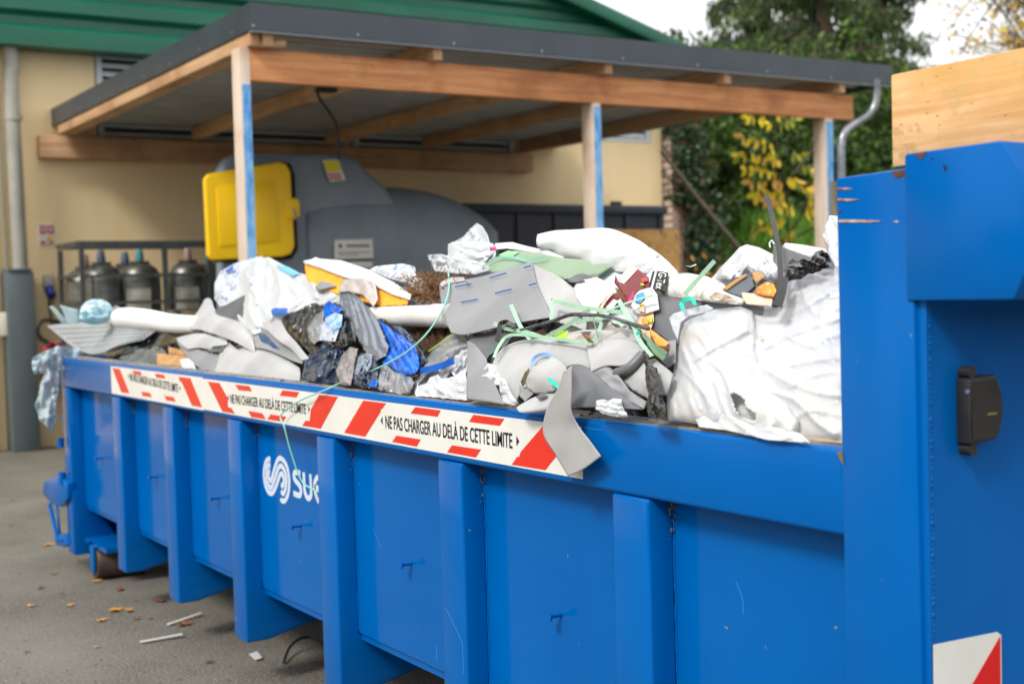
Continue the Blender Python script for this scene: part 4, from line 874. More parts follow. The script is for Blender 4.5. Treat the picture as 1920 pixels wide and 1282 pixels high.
def gridsheet(name, label, cat, m, rows, amp=.006, freq=2, thick=.0025, n=7, back=None, group=None, parent=None, base=None, kind='smooth', flip=False):
    """sheet through rows of measured points (u, v, lift), for rolled and curled pieces"""
    SEED[0] += 1; sd_ = SEED[0]
    if m in MEMB:   # thin sheets bend gently: keep the relief shallow
        a_ = [p[2] for r in rows for p in r]; mu = sum(a_)/len(a_); rows = [[(p[0], p[1], mu+.36*(p[2]-mu)) for p in r] for r in rows]
    R1 = [cat_rom([Vector(p) for p in r], n) for r in rows]; L = len(R1[0]); cols = [cat_rom([r[i] for r in R1], n) for i in range(L)]
    vs = []
    for c in cols:
        for p in c:
            pn = Vector((p.x/100*freq, p.y/100*freq, sd_*1.3)); h_ = crease(pn, sd_) if kind == 'crease' else noise.noise(pn)
            l = p.z+amp*h_; vs.append(hp(p.x, p.y, l) if base is None else on(p.x, p.y, base[0], base[1])-ray(p.x, p.y).normalized()*l)
    K_ = len(cols[0]); fs = [(i*K_+j, i*K_+j+1, (i+1)*K_+j+1, (i+1)*K_+j) for i in range(L-1) for j in range(K_-1)]
    if flip: fs = [f[::-1] for f in fs]
    mb = MB().add(vs, fs); org = WO[parent] if parent else sum(vs, Vector())/len(vs)
    o = mb.build(name, [m] if back is None else [m, back], parent, label, cat, group, origin=org, smooth=True, fix=False)
    s_ = o.modifiers.new('thickness', 'SOLIDIFY'); s_.thickness = thick; s_.offset = 0; s_.material_offset = 1 if back else 0; s_.use_rim = True
    return o
def strap(name, label, cat, m, pts, w_=.012, thick=.001, tw=(0, 0), n=8, group=None, parent=None, base=None):
    """flat strap along measured points (u, v, lift)"""
    P = cat_rom([Vector(p) for p in pts], n); W = [hp(p.x, p.y, p.z) if base is None else on(p.x, p.y, base[0], base[1])-ray(p.x, p.y).normalized()*p.z for p in P]; mb = MB(); vs = []; L = len(W)
    for i, p in enumerate(W):
        t = (W[min(i+1, L-1)]-W[max(i-1, 0)]).normalized(); vw = (O-p).normalized(); a = t.cross(vw).normalized(); b = a.cross(t).normalized(); an = tw[0]+(tw[1]-tw[0])*i/(L-1)
        d = a*math.cos(an)+b*math.sin(an); e = t.cross(d).normalized(); d = d*w_/2; e = e*thick/2; vs += [p+d+e, p-d+e, p-d-e, p+d-e]
    fs = [(i*4+k, i*4+(k+1) % 4, i*4+4+(k+1) % 4, i*4+4+k) for i in range(L-1) for k in range(4)]+[(0, 3, 2, 1), ((L-1)*4, (L-1)*4+1, (L-1)*4+2, (L-1)*4+3)]
    mb.add(vs, fs); return mb.build(name, m, parent, label, cat, group, smooth='auto')
def roll(name, label, cat, m, pts, r, n=22, seg=6, parent=None, group=None):
    P = cat_rom([hp(*p) for p in pts], seg); R = [r]*len(P) if not isinstance(r, (list, tuple)) else [r[0]+(r[-1]-r[0])*i/(len(P)-1) for i in range(len(P))]
    return MB().tube(P, R, n).build(name, m, parent, label, cat, group, smooth='auto')

# ------------------------------------------------------------------ rubbish: materials
BW = mat('white_bag', C(217, 218, 220), .32, 0, C(204, 208, 214), 5, transl=.15, bump=.55, bscale=22, bdist=.012, stretch=(1, 1, 2.2), detail=6)
BWD = mat('white_bag_soiled', C(232, 232, 230), .2, 0, C(218, 222, 232), 3, (.38, .68), transl=.36, alpha=.80, bump=.2, bscale=30, bdist=.010, stretch=(1, 2.4, 1.6), detail=3, spec=.7, speck=(5, .60, .78, C(228, 214, 196)))
BWP = mat('white_bag_printed', C(226, 229, 234), .4, 0, C(226, 229, 234), 5, transl=.3, bump=.5, bscale=24, bdist=.01, speck=(24, .56, .62, C(150, 175, 220)))
PAP = mat('white_board', C(218, 221, 221), .55, 0, C(206, 210, 213), 3, transl=.12, bump=.15, bscale=14, bdist=.004)
FILM = mat('clear_film', C(226, 230, 234), .12, alpha=.22, spec=.8, bump=.5, bscale=30, bdist=.01)
FILMG = mat('grey_film', C(150, 148, 148), .18, alpha=.72, spec=.8, bump=.6, bscale=26, bdist=.012, col2=C(120, 122, 128), scale=8, stretch=(1, 1, 2))
FUZZ = mat('fuzzy_film', C(226, 230, 232), .2, alpha=.45, spec=.8, bump=.9, bscale=60, bdist=.02)
BK_ = mat('black_bag', C(22, 21, 21), .13, spec=.7, bump=.15, bscale=28, bdist=.01)
BRB = mat('brown_black_bag', C(38, 34, 31), .24, spec=.6, bump=.15, bscale=30, bdist=.01)
NV = mat('navy_bag', C(40, 54, 78), .22, spec=.8, bump=.15, bscale=34, bdist=.01)
GB = mat('grey_bag', C(108, 114, 126), .2, spec=.8, bump=.15, bscale=34, bdist=.01)
BB = mat('blue_bag', C(30, 118, 226), .14, 0, C(20, 92, 206), 9, spec=.7, bump=.5, bscale=26, bdist=.01, transl=.15)
LBB = mat('light_blue_bag', C(130, 178, 226), .3, 0, C(190, 212, 236), 18, (.42, .58), spec=.6, bump=.5, bscale=40, bdist=.008, transl=.2)
ML = mat('membrane_light', C(180, 180, 180), .85, 0, C(160, 160, 160), 3, bump=.25, bscale=180, bdist=.002, speck=(70, .68, .80, C(150, 146, 140)), detail=6)
MD = mat('membrane_dark', C(104, 105, 108), .40, 0, C(90, 91, 95), 4, bump=.12, bscale=120, bdist=.002)
MG = mat('membrane_grey', C(144, 145, 148), .6, 0, C(130, 131, 134), 3, bump=.2, bscale=160, bdist=.002, speck=(80, .68, .8, C(110, 108, 106)))
CARD = mat('cardboard', C(190, 148, 98), .85, 0, C(168, 126, 82), 8, bump=.2, bscale=60)
FOAM = mat('yellow_foam', C(238, 172, 52), .85, 0, C(222, 152, 36), 8, bump=.5, bscale=80, bdist=.004)
SAGE = mat('sage_sheet', C(152, 176, 148), .5, 0, C(168, 192, 164), 3, transl=.25)
SGR = mat('strap_green', C(168, 204, 178), .42, 0, C(150, 190, 162), 12, transl=.1)
SGD = mat('strap_dark_green', C(96, 128, 98), .5)
TURQ = mat('turquoise', C(20, 196, 172), .4)
MINT = mat('mint_twine', C(140, 210, 190), .45)
CYAN = mat('cyan_tub', C(170, 228, 236), .4, 0, C(120, 204, 222), 5, transl=.2)
HANG = mat('hanging_plastic', C(216, 228, 234), .22, alpha=.42, spec=.8, bump=.8, bscale=26, bdist=.02, col2=C(180, 208, 222), scale=9, stretch=(3, 3, .6))
GSH = mat('ribbed_grey_board', C(160, 165, 168), .55, 0, C(146, 151, 155), 3)
MAR = mat('maroon_print', C(118, 44, 46), .4); CRM = mat('cream_print', C(236, 222, 206), .5); PNK = mat('pink_print', C(196, 40, 110), .4); SKY_ = mat('sky_print', C(60, 150, 214), .45)
ORG = mat('orange_print', C(240, 140, 30), .45, 0, C(244, 168, 90), 8); ORL = mat('pale_orange', C(240, 196, 160), .5, 0, C(236, 176, 130), 9); LIME = mat('lime_scrap', C(166, 206, 30), .5)
BUN = mat('bun_print', C(232, 150, 50), .55, 0, C(214, 112, 30), 12, speck=(120, .60, .66, C(246, 226, 180)))
INKB = mat('print_blue', C(40, 96, 176), .6); SLATE = mat('slate_card', C(98, 104, 112), .6, 0, C(84, 90, 98), 5)
SOIL = mat('bark_soil', C(92, 60, 32), .95, 0, C(50, 34, 22), 30, bump=1, bscale=60, bdist=.02)
BRONZE = mat('leaf_litter', C(150, 104, 60), .9, 0, C(90, 60, 36), 20)
BURNT = mat('burnt_plastic', C(24, 23, 23), .18, 0, C(46, 43, 42), 24, spec=.45, bump=.4, bscale=40, bdist=.0035)

MEMB = {ML, MD, MG}; DARKP = {BK_, BRB, NV, GB, BB, FILMG}
PLASTIC = {BW, BWP, FILM, FILMG, BK_, BRB, NV, GB, BB, LBB, BURNT}
# ------------------------------------------------------------------ heap body (debris nobody could count)
HB = mat('mixed_debris', C(120, 116, 110), .8, 0, C(58, 54, 50), 14, (.42, .58), bump=.8, bscale=30, bdist=.03, speck=(11, .58, .62, C(200, 200, 198)))
def hmax(y):
    T_ = [(1.8, 1.36), (2.4, 1.42), (3.2, 1.52), (4.6, 1.56), (5.6, 1.46), (6.4, 1.36), (7.2, 1.28), (8.6, 1.18)]
    for (a, b), (c, d) in zip(T_, T_[1:]):
        if y <= c: return b+(d-b)*max(0, (y-a))/(c-a)
    return 1.18
hb = MB(); nx, ny = 56, 150
for j in range(ny+1):
    for i in range(nx+1):
        x = 2.2+i*2.1/nx; y = 1.83+j*6.72/ny; hm = hmax(y); z = min(1.2+HK*(x-2.2)-.16, hm+.02*math.sin(y*3))-max(0, x-3.2)*.2
        z += .05*noise.noise((x*4, y*4, 1))+.03*noise.noise((x*11, y*11, 3)) 
        hb.v.append(Vector((x, y, z)))
for j in range(ny):
    for i in range(nx): a = j*(nx+1)+i; hb.f.append((a, a+1, a+nx+2, a+nx+1)); hb.mi.append(0)
hb.build('rubbish_heap', HB, kind='stuff', label='mixed debris filling the blue skip beneath the larger pieces', cat='rubbish', smooth=True, fix=False)
sm_ = MB(); r = random.Random(21)
for _ in range(420):
    y = r.uniform(2.1, 8.4); x = r.uniform(2.26, 2.26+(hmax(y)-1.1)/HK); z = 1.2+HK*(x-2.2)+r.uniform(-.15, -.08); c = Vector((x, y, z)); a = Vector((r.gauss(0, 1), r.gauss(0, 1), r.gauss(0, .5))).normalized()*r.uniform(.02, .045); b = a.cross(Vector((r.gauss(0, .4), r.gauss(0, .4), 1))).normalized()*r.uniform(.012, .05)
    m0 = len(sm_.v); k = Vector((r.gauss(0, .01), 0, r.gauss(0, .02))); sm_.v += [c-a-b, c+a-b+k, c+a*.8+b, c-a+b*.8-k]; sm_.f.append((m0, m0+1, m0+2, m0+3)); sm_.mi.append(r.choice([0, 0, 1, 1, 2, 3, 4]))
for _ in range(900):
    y = r.uniform(2.2, 8.3); x = r.uniform(2.26, 2.26+(hmax(y)-1.08)/HK); z = 1.2+HK*(x-2.2)+r.uniform(-.12, .0); c = Vector((x, y, z)); a = Vector((r.gauss(0, 1), r.gauss(0, 1), r.gauss(0, .4))).normalized()*r.uniform(.006, .028); b = a.cross(Vector((r.gauss(0, .4), r.gauss(0, .4), 1))).normalized()*r.uniform(.001, .009)
    m0 = len(sm_.v); k = Vector((0, 0, r.uniform(-.006, .006))); sm_.v += [c-a-b, c-b*1.2+k, c+a-b-k, c+a*.8+b, c+b*.8+k, c-a+b*.8-k]; sm_.f.append((m0, m0+1, m0+4, m0+5)); sm_.f.append((m0+1, m0+2, m0+3, m0+4)); kk = r.choice([0, 0, 0, 1, 2, 3, 4, 5, 5, 6]); sm_.mi += [kk, kk]
sm_.build('small_scraps', [PAP, MG, MD, CARD, BK_, SGR, mat('brown_bits', C(110, 76, 46), .8)], kind='stuff', label='small torn scraps of paper, membrane and card across the heap', cat='scraps', fix=False)
# ------------------------------------------------------------------ rubbish: the far left end
YB_ = ('y', 8.78)
sheet('plastic_sheeting', 'pale blue plastic sheeting hanging over the far rear corner of the skip', 'plastic sheet', HANG, [(72, 668), (100, 652), (128, 648), (152, 655), (150, 676), (126, 690), (112, 715), (108, 745), (104, 790), (97, 812), (86, 800), (72, 785), (66, 760), (74, 730), (82, 700), (66, 690)], .05, amp=.05, freq=3, kind='both', ang=1.4, base=YB_, ragged=4, bulge=.05, g=3.5)
sheet('plastic_wisp', 'thin wisp of clear plastic poking left from the hanging sheeting', 'plastic wisp', HANG, [(60, 672), (80, 660), (105, 652), (110, 660), (84, 670), (70, 682), (70, 700), (64, 702), (60, 686)], .12, amp=.02, freq=5, base=YB_, g=3)
sheet('red_rag', 'dull red rag tangled in the pale blue plastic at the rear corner', 'rag', mat('red_rag', C(150, 40, 44), .7, 0, C(110, 40, 44), 9), [(78, 650), (100, 640), (122, 645), (118, 665), (96, 690), (84, 700), (80, 680)], -.06, amp=.02, freq=5, base=YB_, g=4)
sheet('plastic_bundle', 'soft pale cyan see through plastic bundle at the far left of the heap', 'plastic bundle', mat('cyan_film', C(222, 236, 240), .3, 0, C(160, 218, 232), 9, (.42, .62), transl=.3, spec=.7), [(150, 600), (150, 582), (158, 568), (174, 561), (192, 562), (206, 570), (213, 582), (208, 594), (196, 606), (168, 608)], .03, amp=.012, freq=5, base=('y', 8.45), bulge=.05, auto=(8, 3, .012, .4), g=3, rnd=True)
tr_ = thing('clear_tray', 'clear plastic tray leaning beside the pale cyan lid', 'tray', on(125, 600, 'y', 8.5))
sheet('tray_side', None, None, mat('clear_tray', C(200, 226, 232), .15, alpha=.5, spec=.8), [(92, 575), (100, 574), (132, 606), (118, 608)], .0, amp=.002, base=('y', 8.5), parent=tr_, g=5, thick=.003)
sheet('tray_side', None, None, MATS['clear_tray'], [(112, 572), (146, 580), (150, 606), (128, 608)], .03, amp=.003, base=('y', 8.5), parent=tr_, g=5, thick=.003)
# ribbed grey board with curled back
gs = thing('grey_board', 'long pale grey ribbed board sticking out past the rear end of the skip', 'board', hp(200, 630, .1))
gridsheet('board_face', None, None, GSH, [[(88, 611, .02), (130, 606, .04), (180, 602, .08), (232, 603, .12), (300, 610, .12)], [(104, 624, .0), (140, 624, .02), (182, 622, .06), (235, 618, .10), (296, 618, .10)], [(128, 644, -.02), (152, 645, .0), (185, 644, .04), (225, 636, .08), (282, 628, .08)], [(150, 658, -.04), (170, 664, -.02), (192, 662, .02), (222, 648, .06), (268, 638, .06)]], amp=.002, parent=gs, thick=.006)
for k in range(5):
    f_ = .12+k*.19; a = (88+(150-88)*f_, 611+(658-611)*f_-.5); b = (300-(32)*f_, 610+(28)*f_)
    strap('board_rib', None, None, GSH, [(a[0]+6, a[1]-.5, .055-.05*f_), ((a[0]+b[0])/2, (a[1]+b[1])/2-2+f_*6, .10-.05*f_), (b[0]-6, b[1], .145-.05*f_)], .010, .006, parent=gs)
gridsheet('board_curl', None, None, MG, [[(196, 604, .10), (207, 588, .10), (216, 573, .10), (230, 580, .12), (242, 592, .13)], [(206, 610, .14), (214, 600, .15), (224, 590, .16), (236, 592, .16), (250, 602, .15)]], parent=gs, amp=.002)
sheet('black_sheet', 'crumpled black sheet under the white foam sleeve, above the rail', 'plastic sheet', BK_, [(178, 616), (230, 622), (290, 620), (340, 604), (362, 606), (352, 636), (300, 650), (250, 660), (205, 668), (185, 664), (240, 640), (212, 628)], .03, amp=.02, freq=3)
sheet('dark_flap', 'thin black flap behind the white foam sleeve', 'plastic flap', BK_, [(308, 582), (340, 578), (376, 580), (374, 592), (330, 590)], .05, amp=.008)
# white foam sleeve
fs_ = MB(); P = cat_rom([hp(216, 598, .17), hp(240, 596, .17), hp(280, 600, .17), hp(325, 607, .16), hp(366, 608, .14)], 7)
L = len(P); fs_.tube(P, [.064*min(1, .5+(i/L)*4)*(1-.3*max(0, i/L-.4)/.6) for i in range(L)], 22)
fs_.build('foam_sleeve', mat('white_foam', C(236, 236, 234), .6), label='fat rounded white foam sleeve lying on the grey board', cat='foam', smooth=True)
cbx = thing('cardboard_box', 'torn brown cardboard box just above the far end of the rail', 'box', hp(325, 680, .02))
sheet('box_side', None, None, CARD, [(294, 662), (352, 668), (352, 690), (294, 684)], .04, amp=.004, kind='smooth', parent=cbx, solid=.05, g=6)
sheet('box_flap', None, None, CARD, [(316, 650), (344, 656), (350, 668), (316, 664)], .0, amp=.004, kind='smooth', parent=cbx, solid=.01, g=6)
sheet('carton', 'small pale blue and white carton beside the brown box', 'carton', mat('pale_blue_card', C(176, 204, 232), .5, 0, C(226, 232, 238), 12), [(337, 674), (360, 671), (368, 694), (343, 692)], .07, amp=.003, kind='smooth', solid=.03, g=5)
sheet('grey_rag', 'dark grey cloth scrap between the black sheet and the cardboard box', 'cloth', mat('teal_grey_cloth', C(70, 84, 88), .7, 0, C(110, 108, 104), 10), [(214, 668), (250, 656), (300, 648), (312, 662), (292, 682), (240, 680)], -.01, amp=.02, freq=4)

# ------------------------------------------------------------------ membrane offcuts, left group
MG1 = 'grey membrane offcuts'
gridsheet('membrane_offcut', 'folded membrane with dark underside, far left of the grey offcuts', 'membrane', MG, [
 [(331, 640, .04), (348, 643, .08), (376, 656, .12), (402, 664, .12), (418, 664, .08)], [(345, 662, .06), (362, 668, .11), (384, 676, .13), (402, 680, .12), (414, 680, .08)], [(366, 684, .03), (376, 692, .04), (388, 698, .05), (400, 701, .05), (408, 701, .04)]], amp=.010, group=MG1, back=MD)
gridsheet('membrane_fold', 'pale folded membrane lip with a dark opening, above the low pale offcut', 'membrane', ML, [
 [(330, 634, .06), (356, 627, .08), (384, 626, .10), (424, 639, .08)], [(334, 640, .15), (360, 634, .18), (390, 634, .20), (426, 646, .17)], [(342, 648, .16), (366, 643, .18), (388, 644, .20), (400, 650, .18)], [(352, 655, .10), (372, 652, .12), (388, 654, .13), (396, 656, .12)]], amp=.006, back=MD, group=MG1)
gridsheet('fold_shadow', 'dark sheet painted as the shade in a fold mouth between two pale membrane offcuts', 'membrane', MD, [  # dark sheet standing for the shade inside the hollow fold
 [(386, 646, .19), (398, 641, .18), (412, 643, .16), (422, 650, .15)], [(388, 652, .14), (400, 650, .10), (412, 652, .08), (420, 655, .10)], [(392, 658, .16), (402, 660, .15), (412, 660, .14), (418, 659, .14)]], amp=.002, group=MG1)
gridsheet('membrane_offcut', 'lowest pale grey membrane offcut lying along the rail, left of the navy bag', 'membrane', ML, [
 [(418, 652, .06), (428, 643, .07), (446, 655, .06), (462, 651, .06), (500, 656, .05), (534, 672, .03), (562, 690, .01)],
 [(412, 664, .16), (426, 657, .18), (444, 664, .16), (464, 662, .18), (502, 668, .17), (534, 682, .13), (563, 697, .08)],
 [(408, 680, .14), (424, 676, .17), (444, 680, .15), (466, 680, .18), (502, 686, .17), (534, 696, .14), (563, 704, .09)],
 [(402, 697, .04), (420, 700, .05), (444, 702, .04), (468, 704, .05), (502, 708, .05), (534, 712, .04), (562, 714, .03)]], amp=.012, freq=3.5, back=MD, group=MG1)
gridsheet('membrane_offcut', 'large curved pale membrane offcut rising beside the big white bag', 'membrane', ML, [
 [(372, 590, .10), (384, 562, .12), (396, 562, .12), (405, 582, .10), (432, 592, .10), (458, 606, .09), (474, 630, .06)],
 [(362, 597, .18), (378, 578, .22), (394, 580, .22), (408, 594, .20), (434, 606, .20), (458, 622, .18), (476, 642, .12)],
 [(358, 606, .19), (374, 596, .25), (392, 600, .26), (410, 608, .26), (436, 620, .25), (460, 636, .20), (478, 652, .13)],
 [(360, 618, .10), (374, 618, .12), (392, 624, .13), (412, 630, .13), (438, 640, .12), (460, 652, .10), (478, 662, .07)]], amp=.010, freq=3, back=MD, group=MG1)
gridsheet('membrane_offcut', 'dark triangular membrane offcut leaning against the white bag', 'membrane', MD, [
 [(402, 584, .20), (420, 574, .20), (440, 563, .21), (459, 553, .22)], [(414, 592, .15), (430, 588, .13), (446, 586, .14), (459, 584, .18)], [(440, 600, .14), (446, 602, .13), (454, 606, .14), (460, 612, .17)]], amp=.003, back=MG, group=MG1)
gridsheet('membrane_offcut', 'grey membrane hollow with a blue patch inside, left of the black bags', 'membrane', MG, [
 [(473, 618, .20), (484, 611, .21), (498, 618, .18), (520, 634, .14), (548, 652, .14), (576, 668, .16)], [(475, 632, .15), (488, 630, .10), (504, 636, .07), (524, 648, .06), (548, 662, .08), (572, 674, .13)], [(480, 652, .17), (494, 654, .15), (512, 660, .13), (530, 668, .12), (548, 676, .13), (566, 682, .14)]], amp=.006, back=MD, group=MG1)
sheet('blue_patch', 'dark blue patch inside the grey membrane hollow', 'patch', mat('deep_blue', C(24, 70, 130), .5, 0, C(70, 84, 100), 10), [(484, 626), (494, 622), (508, 638), (524, 654), (508, 652), (490, 642)], .13, amp=.004)
gridsheet('membrane_offcut', 'pale membrane strip draped between the white bag and the black bag', 'membrane', ML, [
 [(492, 606, .16), (510, 600, .18), (528, 602, .18)], [(504, 622, .22), (520, 620, .25), (538, 622, .24)], [(524, 640, .22), (540, 640, .25), (556, 642, .22)], [(548, 656, .18), (560, 658, .2), (570, 660, .18)], [(566, 676, .12), (574, 674, .13), (580, 672, .12)]], amp=.010, freq=4, back=MD, group=MG1)

# ------------------------------------------------------------------ white bags, left group
sheet('white_bag', 'big bright white plastic bag left of centre with a peaked top', 'bag', BW, [(438, 610), (440, 560), (448, 520), (462, 500), (484, 484), (504, 482), (530, 496), (562, 512), (596, 520), (636, 530), (650, 552), (640, 570), (600, 568), (560, 582), (530, 600), (524, 612), (490, 622), (460, 634)], .13, amp=.010, freq=2.2, kind='crease', ridges=[([(484, 484), (470, 530), (466, 580), (480, 612)], 6, .02), ([(504, 484), (520, 520), (524, 560), (506, 600)], 6, .018), ([(500, 486), (560, 520), (620, 545)], 6, .016), ([(530, 520), (560, 550), (600, 560)], 6, .012)], auto=(6, 4, .010, 1.2), tie=(506, 430, 6, .013), bulge=.10, group='white plastic bags')
sheet('white_bag', 'white bag with pale blue print at the left of the heap', 'bag', BWP, [(402, 560), (402, 530), (414, 508), (440, 494), (470, 484), (492, 480), (498, 494), (470, 520), (452, 545), (440, 570), (412, 574)], .08, amp=.022, freq=3.4, bulge=.06, group='white plastic bags')
sheet('white_bag', 'smooth low white bag lying below the yellow foam block', 'bag', BW, [(540, 560), (580, 548), (640, 538), (650, 560), (600, 575), (560, 590), (536, 584)], .16, amp=.012, freq=3, bulge=.04, group='white plastic bags')
sheet('blue_label', 'small royal blue label on the big white bag', 'label', INKB, [(508, 581), (516, 577), (540, 578), (535, 590), (510, 590)], .265, amp=.003, g=5)
sheet('blue_print', 'sky blue printed patch on the shoulder of the big white bag', 'print', mat('cyan_print', C(120, 190, 230), .4), [(518, 496), (540, 500), (562, 512), (548, 518), (524, 506)], .225, amp=.004, g=5)
sheet('blue_print_corner', 'ultramarine corner of print on the left white bag', 'print', mat('ultra_print', C(70, 100, 190), .4), [(422, 508), (436, 497), (438, 506), (426, 512)], .18, amp=.004, g=4)
# ------------------------------------------------------------------ yellow foam block
fb = thing('foam_block', 'yellow insulation foam slab with a white facing, sloping down to the right', 'insulation', hp(660, 530, .2))
sheet('white_facing', None, None, PAP, [(568, 489, .0), (584, 486), (592, 482), (600, 485), (640, 488, .0), (690, 505, .0), (740, 530, .0), (770, 552, .0), (768, 562), (735, 552), (704, 536, .02), (640, 518, .02), (600, 503, .02), (570, 493, .02)], .25, amp=.006, freq=3, parent=fb, thick=.004, kind='crease')
sheet('foam_core', None, None, FOAM, [(571, 492), (600, 502), (640, 518), (704, 536), (735, 552), (767, 562), (763, 572), (716, 574), (690, 568), (640, 556), (618, 545), (586, 538), (574, 520)], .22, amp=.006, freq=3, kind='smooth', parent=fb, solid=.12, ragged=1.5, g=4)
sheet('foil_tear', None, None, MG, [(590, 538), (602, 526), (626, 532), (628, 537), (594, 545)], .26, amp=.004, parent=fb, g=4)
# twig bundle, tube, soil
tw = MB(); r = random.Random(31)
for _ in range(620):
    u = r.gauss(812, 30); v = r.gauss(543, 13); u += (540-v)*.5
    if not (762 < u < 905): continue
    a = hp(u, v, .08+r.uniform(0, .10)); P = [a]
    d = Vector((r.gauss(0, 1), r.gauss(0, 1), r.gauss(.35, .8))).normalized()
    for k in range(3): d = (d+Vector((r.gauss(0, .35), r.gauss(0, .35), r.gauss(0, .3)))).normalized(); P.append(P[-1]+d*r.uniform(.01, .028))
    tw.tube(P, r.uniform(.0009, .002), 4)
tw.build('dried_twigs', mat('twig', C(138, 98, 62), .8, 0, C(96, 66, 42), 30), label='tangle of dried reddish brown twigs behind the white tube', cat='twigs', kind='stuff', smooth=True)
sheet('white_scraps', 'white paper scraps glimpsed through the dried twigs', 'paper', PAP, [(770, 535), (800, 524), (850, 528), (870, 545), (830, 568), (780, 572)], .02, amp=.03, freq=4)
tb = thing('white_tube', 'long white plastic tube lying behind the blue and black bags', 'tube', hp(770, 595, .15))
MB().tube([hp(690, 594, .12), hp(820, 592, .16)], [.0395, .0415], 28).build('pipe', mat('pvc', C(226, 224, 218), .35, 0, C(206, 202, 194), 6), tb, smooth='auto')
MB().tube([hp(816, 592, .16), hp(850, 592, .165)], [.0445, .0445], 28).build('socket_end', MATS['pvc'], tb, smooth='auto')
sheet('bark_soil', 'dark brown bark and soil under the white tube', 'soil', SOIL, [(760, 616), (800, 612), (860, 616), (850, 650), (822, 668), (800, 660), (780, 640)], .02, amp=.02, freq=8, g=3, kindp='stuff')
sheet('printed_wrap', 'white wrapping with faint blue print behind the foam slab', 'wrapping', BWP, [(692, 506), (705, 499), (755, 494), (778, 500), (781, 520), (770, 532), (735, 524)], .10, amp=.012, freq=4, bulge=.04)
sheet('paper_ball', 'small crumpled white paper beside the twigs', 'paper', PAP, [(766, 530), (775, 520), (796, 523), (800, 545), (785, 552), (770, 544)], .13, amp=.012, freq=7, bulge=.03)

# ------------------------------------------------------------------ black, navy and blue bags
GBG = 'dark plastic bags in the middle'
sheet('plastic_bag', 'glossy brown black crumpled bag at the left of the dark bags', 'bag', BRB, [(526, 605), (532, 590), (558, 582), (580, 568), (606, 570), (622, 580), (618, 620), (600, 662), (584, 664), (560, 640), (534, 622)], .17, amp=.0030, freq=4, kind='crease', bulge=.05, group=GBG, g=3, ragged=1.2, auto=(3, 3, .018, .9), tie=(604, 540, 7, .022))
sheet('plastic_bag', 'dark navy crumpled bag resting on the rail below the brown black bag', 'bag', NV, [(566, 704), (572, 676), (588, 652), (606, 640), (640, 640), (660, 652), (652, 690), (640, 720), (600, 716), (568, 712)], .15, amp=0.0084, freq=4.5, kind='crease', bulge=.06, group=GBG, g=3.5, auto=(3, 2.6, .018, -.6), tie=(656, 590, 5, .032))
sheet('plastic_bag', 'pale pinkish grey translucent sleeve draped over the foam block', 'bag', mat('pink_grey_film', C(214, 202, 196), .3, 0, C(190, 182, 180), 9, transl=.2, bump=.4, bscale=30), [(636, 536), (644, 524), (680, 522), (704, 532), (708, 560), (700, 575), (680, 552), (650, 546), (636, 548)], .30, amp=0.0048, freq=4, group=GBG, g=3.5, auto=(6, 2.6, .010, .8))
sheet('plastic_bag', 'tall grey blue streaked bag falling from the foam block toward the rail', 'bag', GB, [(636, 546), (650, 543), (664, 548), (690, 576), (708, 600), (722, 634), (730, 650), (722, 668), (706, 676), (690, 668), (674, 640), (660, 610), (646, 585), (636, 566)], .24, amp=0.0053, freq=3.6, kind='crease', bulge=.03, group=GBG, g=3.5, auto=(3, 3, .016, 1.05), tie=(640, 470, 11, .026))
sheet('plastic_bag', 'brown grey smooth fold standing behind the tall streaked bag', 'bag', BRB, [(660, 546), (684, 542), (704, 552), (716, 580), (726, 604), (706, 600), (686, 574)], .20, amp=0.0019, freq=3, bulge=.015, group=GBG, g=3.5, auto=(3, 2.6, .010, .8), tie=(680, 480, 8, .012))
sheet('plastic_bag', 'rounded glossy dark brown bag just below the bright blue scrap', 'bag', BK_, [(614, 620), (642, 572), (660, 590), (672, 618), (668, 640), (640, 652), (612, 646)], .23, amp=0.0043, freq=3.4, kind='crease', bulge=.04, group=GBG, g=3.5, auto=(3, 4.5, .016, .3), tie=(650, 556, 4, .022))
sheet('plastic_bag', 'bright blue scrap of bag poking up among the black bags', 'bag', BB, [(605, 590), (608, 572), (618, 564), (630, 572), (644, 580), (630, 590), (610, 598)], .31, amp=0.0056, freq=6, group=GBG, g=3, auto=(6, 2.6, .010, .8))
sheet('plastic_bag', 'light blue and white printed film below the bright blue scrap', 'bag', LBB, [(608, 596), (628, 586), (642, 590), (640, 612), (624, 622), (612, 612)], .32, amp=0.0048, freq=6, group=GBG, g=3, auto=(6, 2.6, .010, .8))
sheet('plastic_bag', 'white translucent triangle of film among the dark bags', 'bag', mat('milky_film', C(210, 214, 224), .25, 0, C(190, 196, 212), 12, transl=.2, bump=.4), [(600, 610), (610, 600), (622, 618), (636, 616), (628, 640), (598, 638)], .315, amp=0.0040, freq=5, group=GBG, g=3, auto=(6, 2.6, .010, .8))
sheet('plastic_bag', 'grey see through film left of the white triangle', 'bag', FILMG, [(576, 616), (592, 590), (606, 580), (606, 606), (600, 636), (588, 646), (578, 632)], .26, amp=0.0064, freq=5, group=GBG, g=3, auto=(6, 2.6, .010, .8))
sheet('plastic_bag', 'taupe grey folded film in the middle of the navy bags', 'bag', mat('taupe_film', C(146, 138, 134), .3, 0, C(120, 116, 116), 12, spec=.6, bump=.5, bscale=30), [(630, 694), (640, 668), (656, 650), (672, 654), (664, 690), (658, 722), (638, 722)], .24, amp=0.0048, freq=5, kind='crease', bulge=.03, group=GBG, g=3, auto=(3, 3, .014, 1.4), tie=(668, 630, 7, .020))
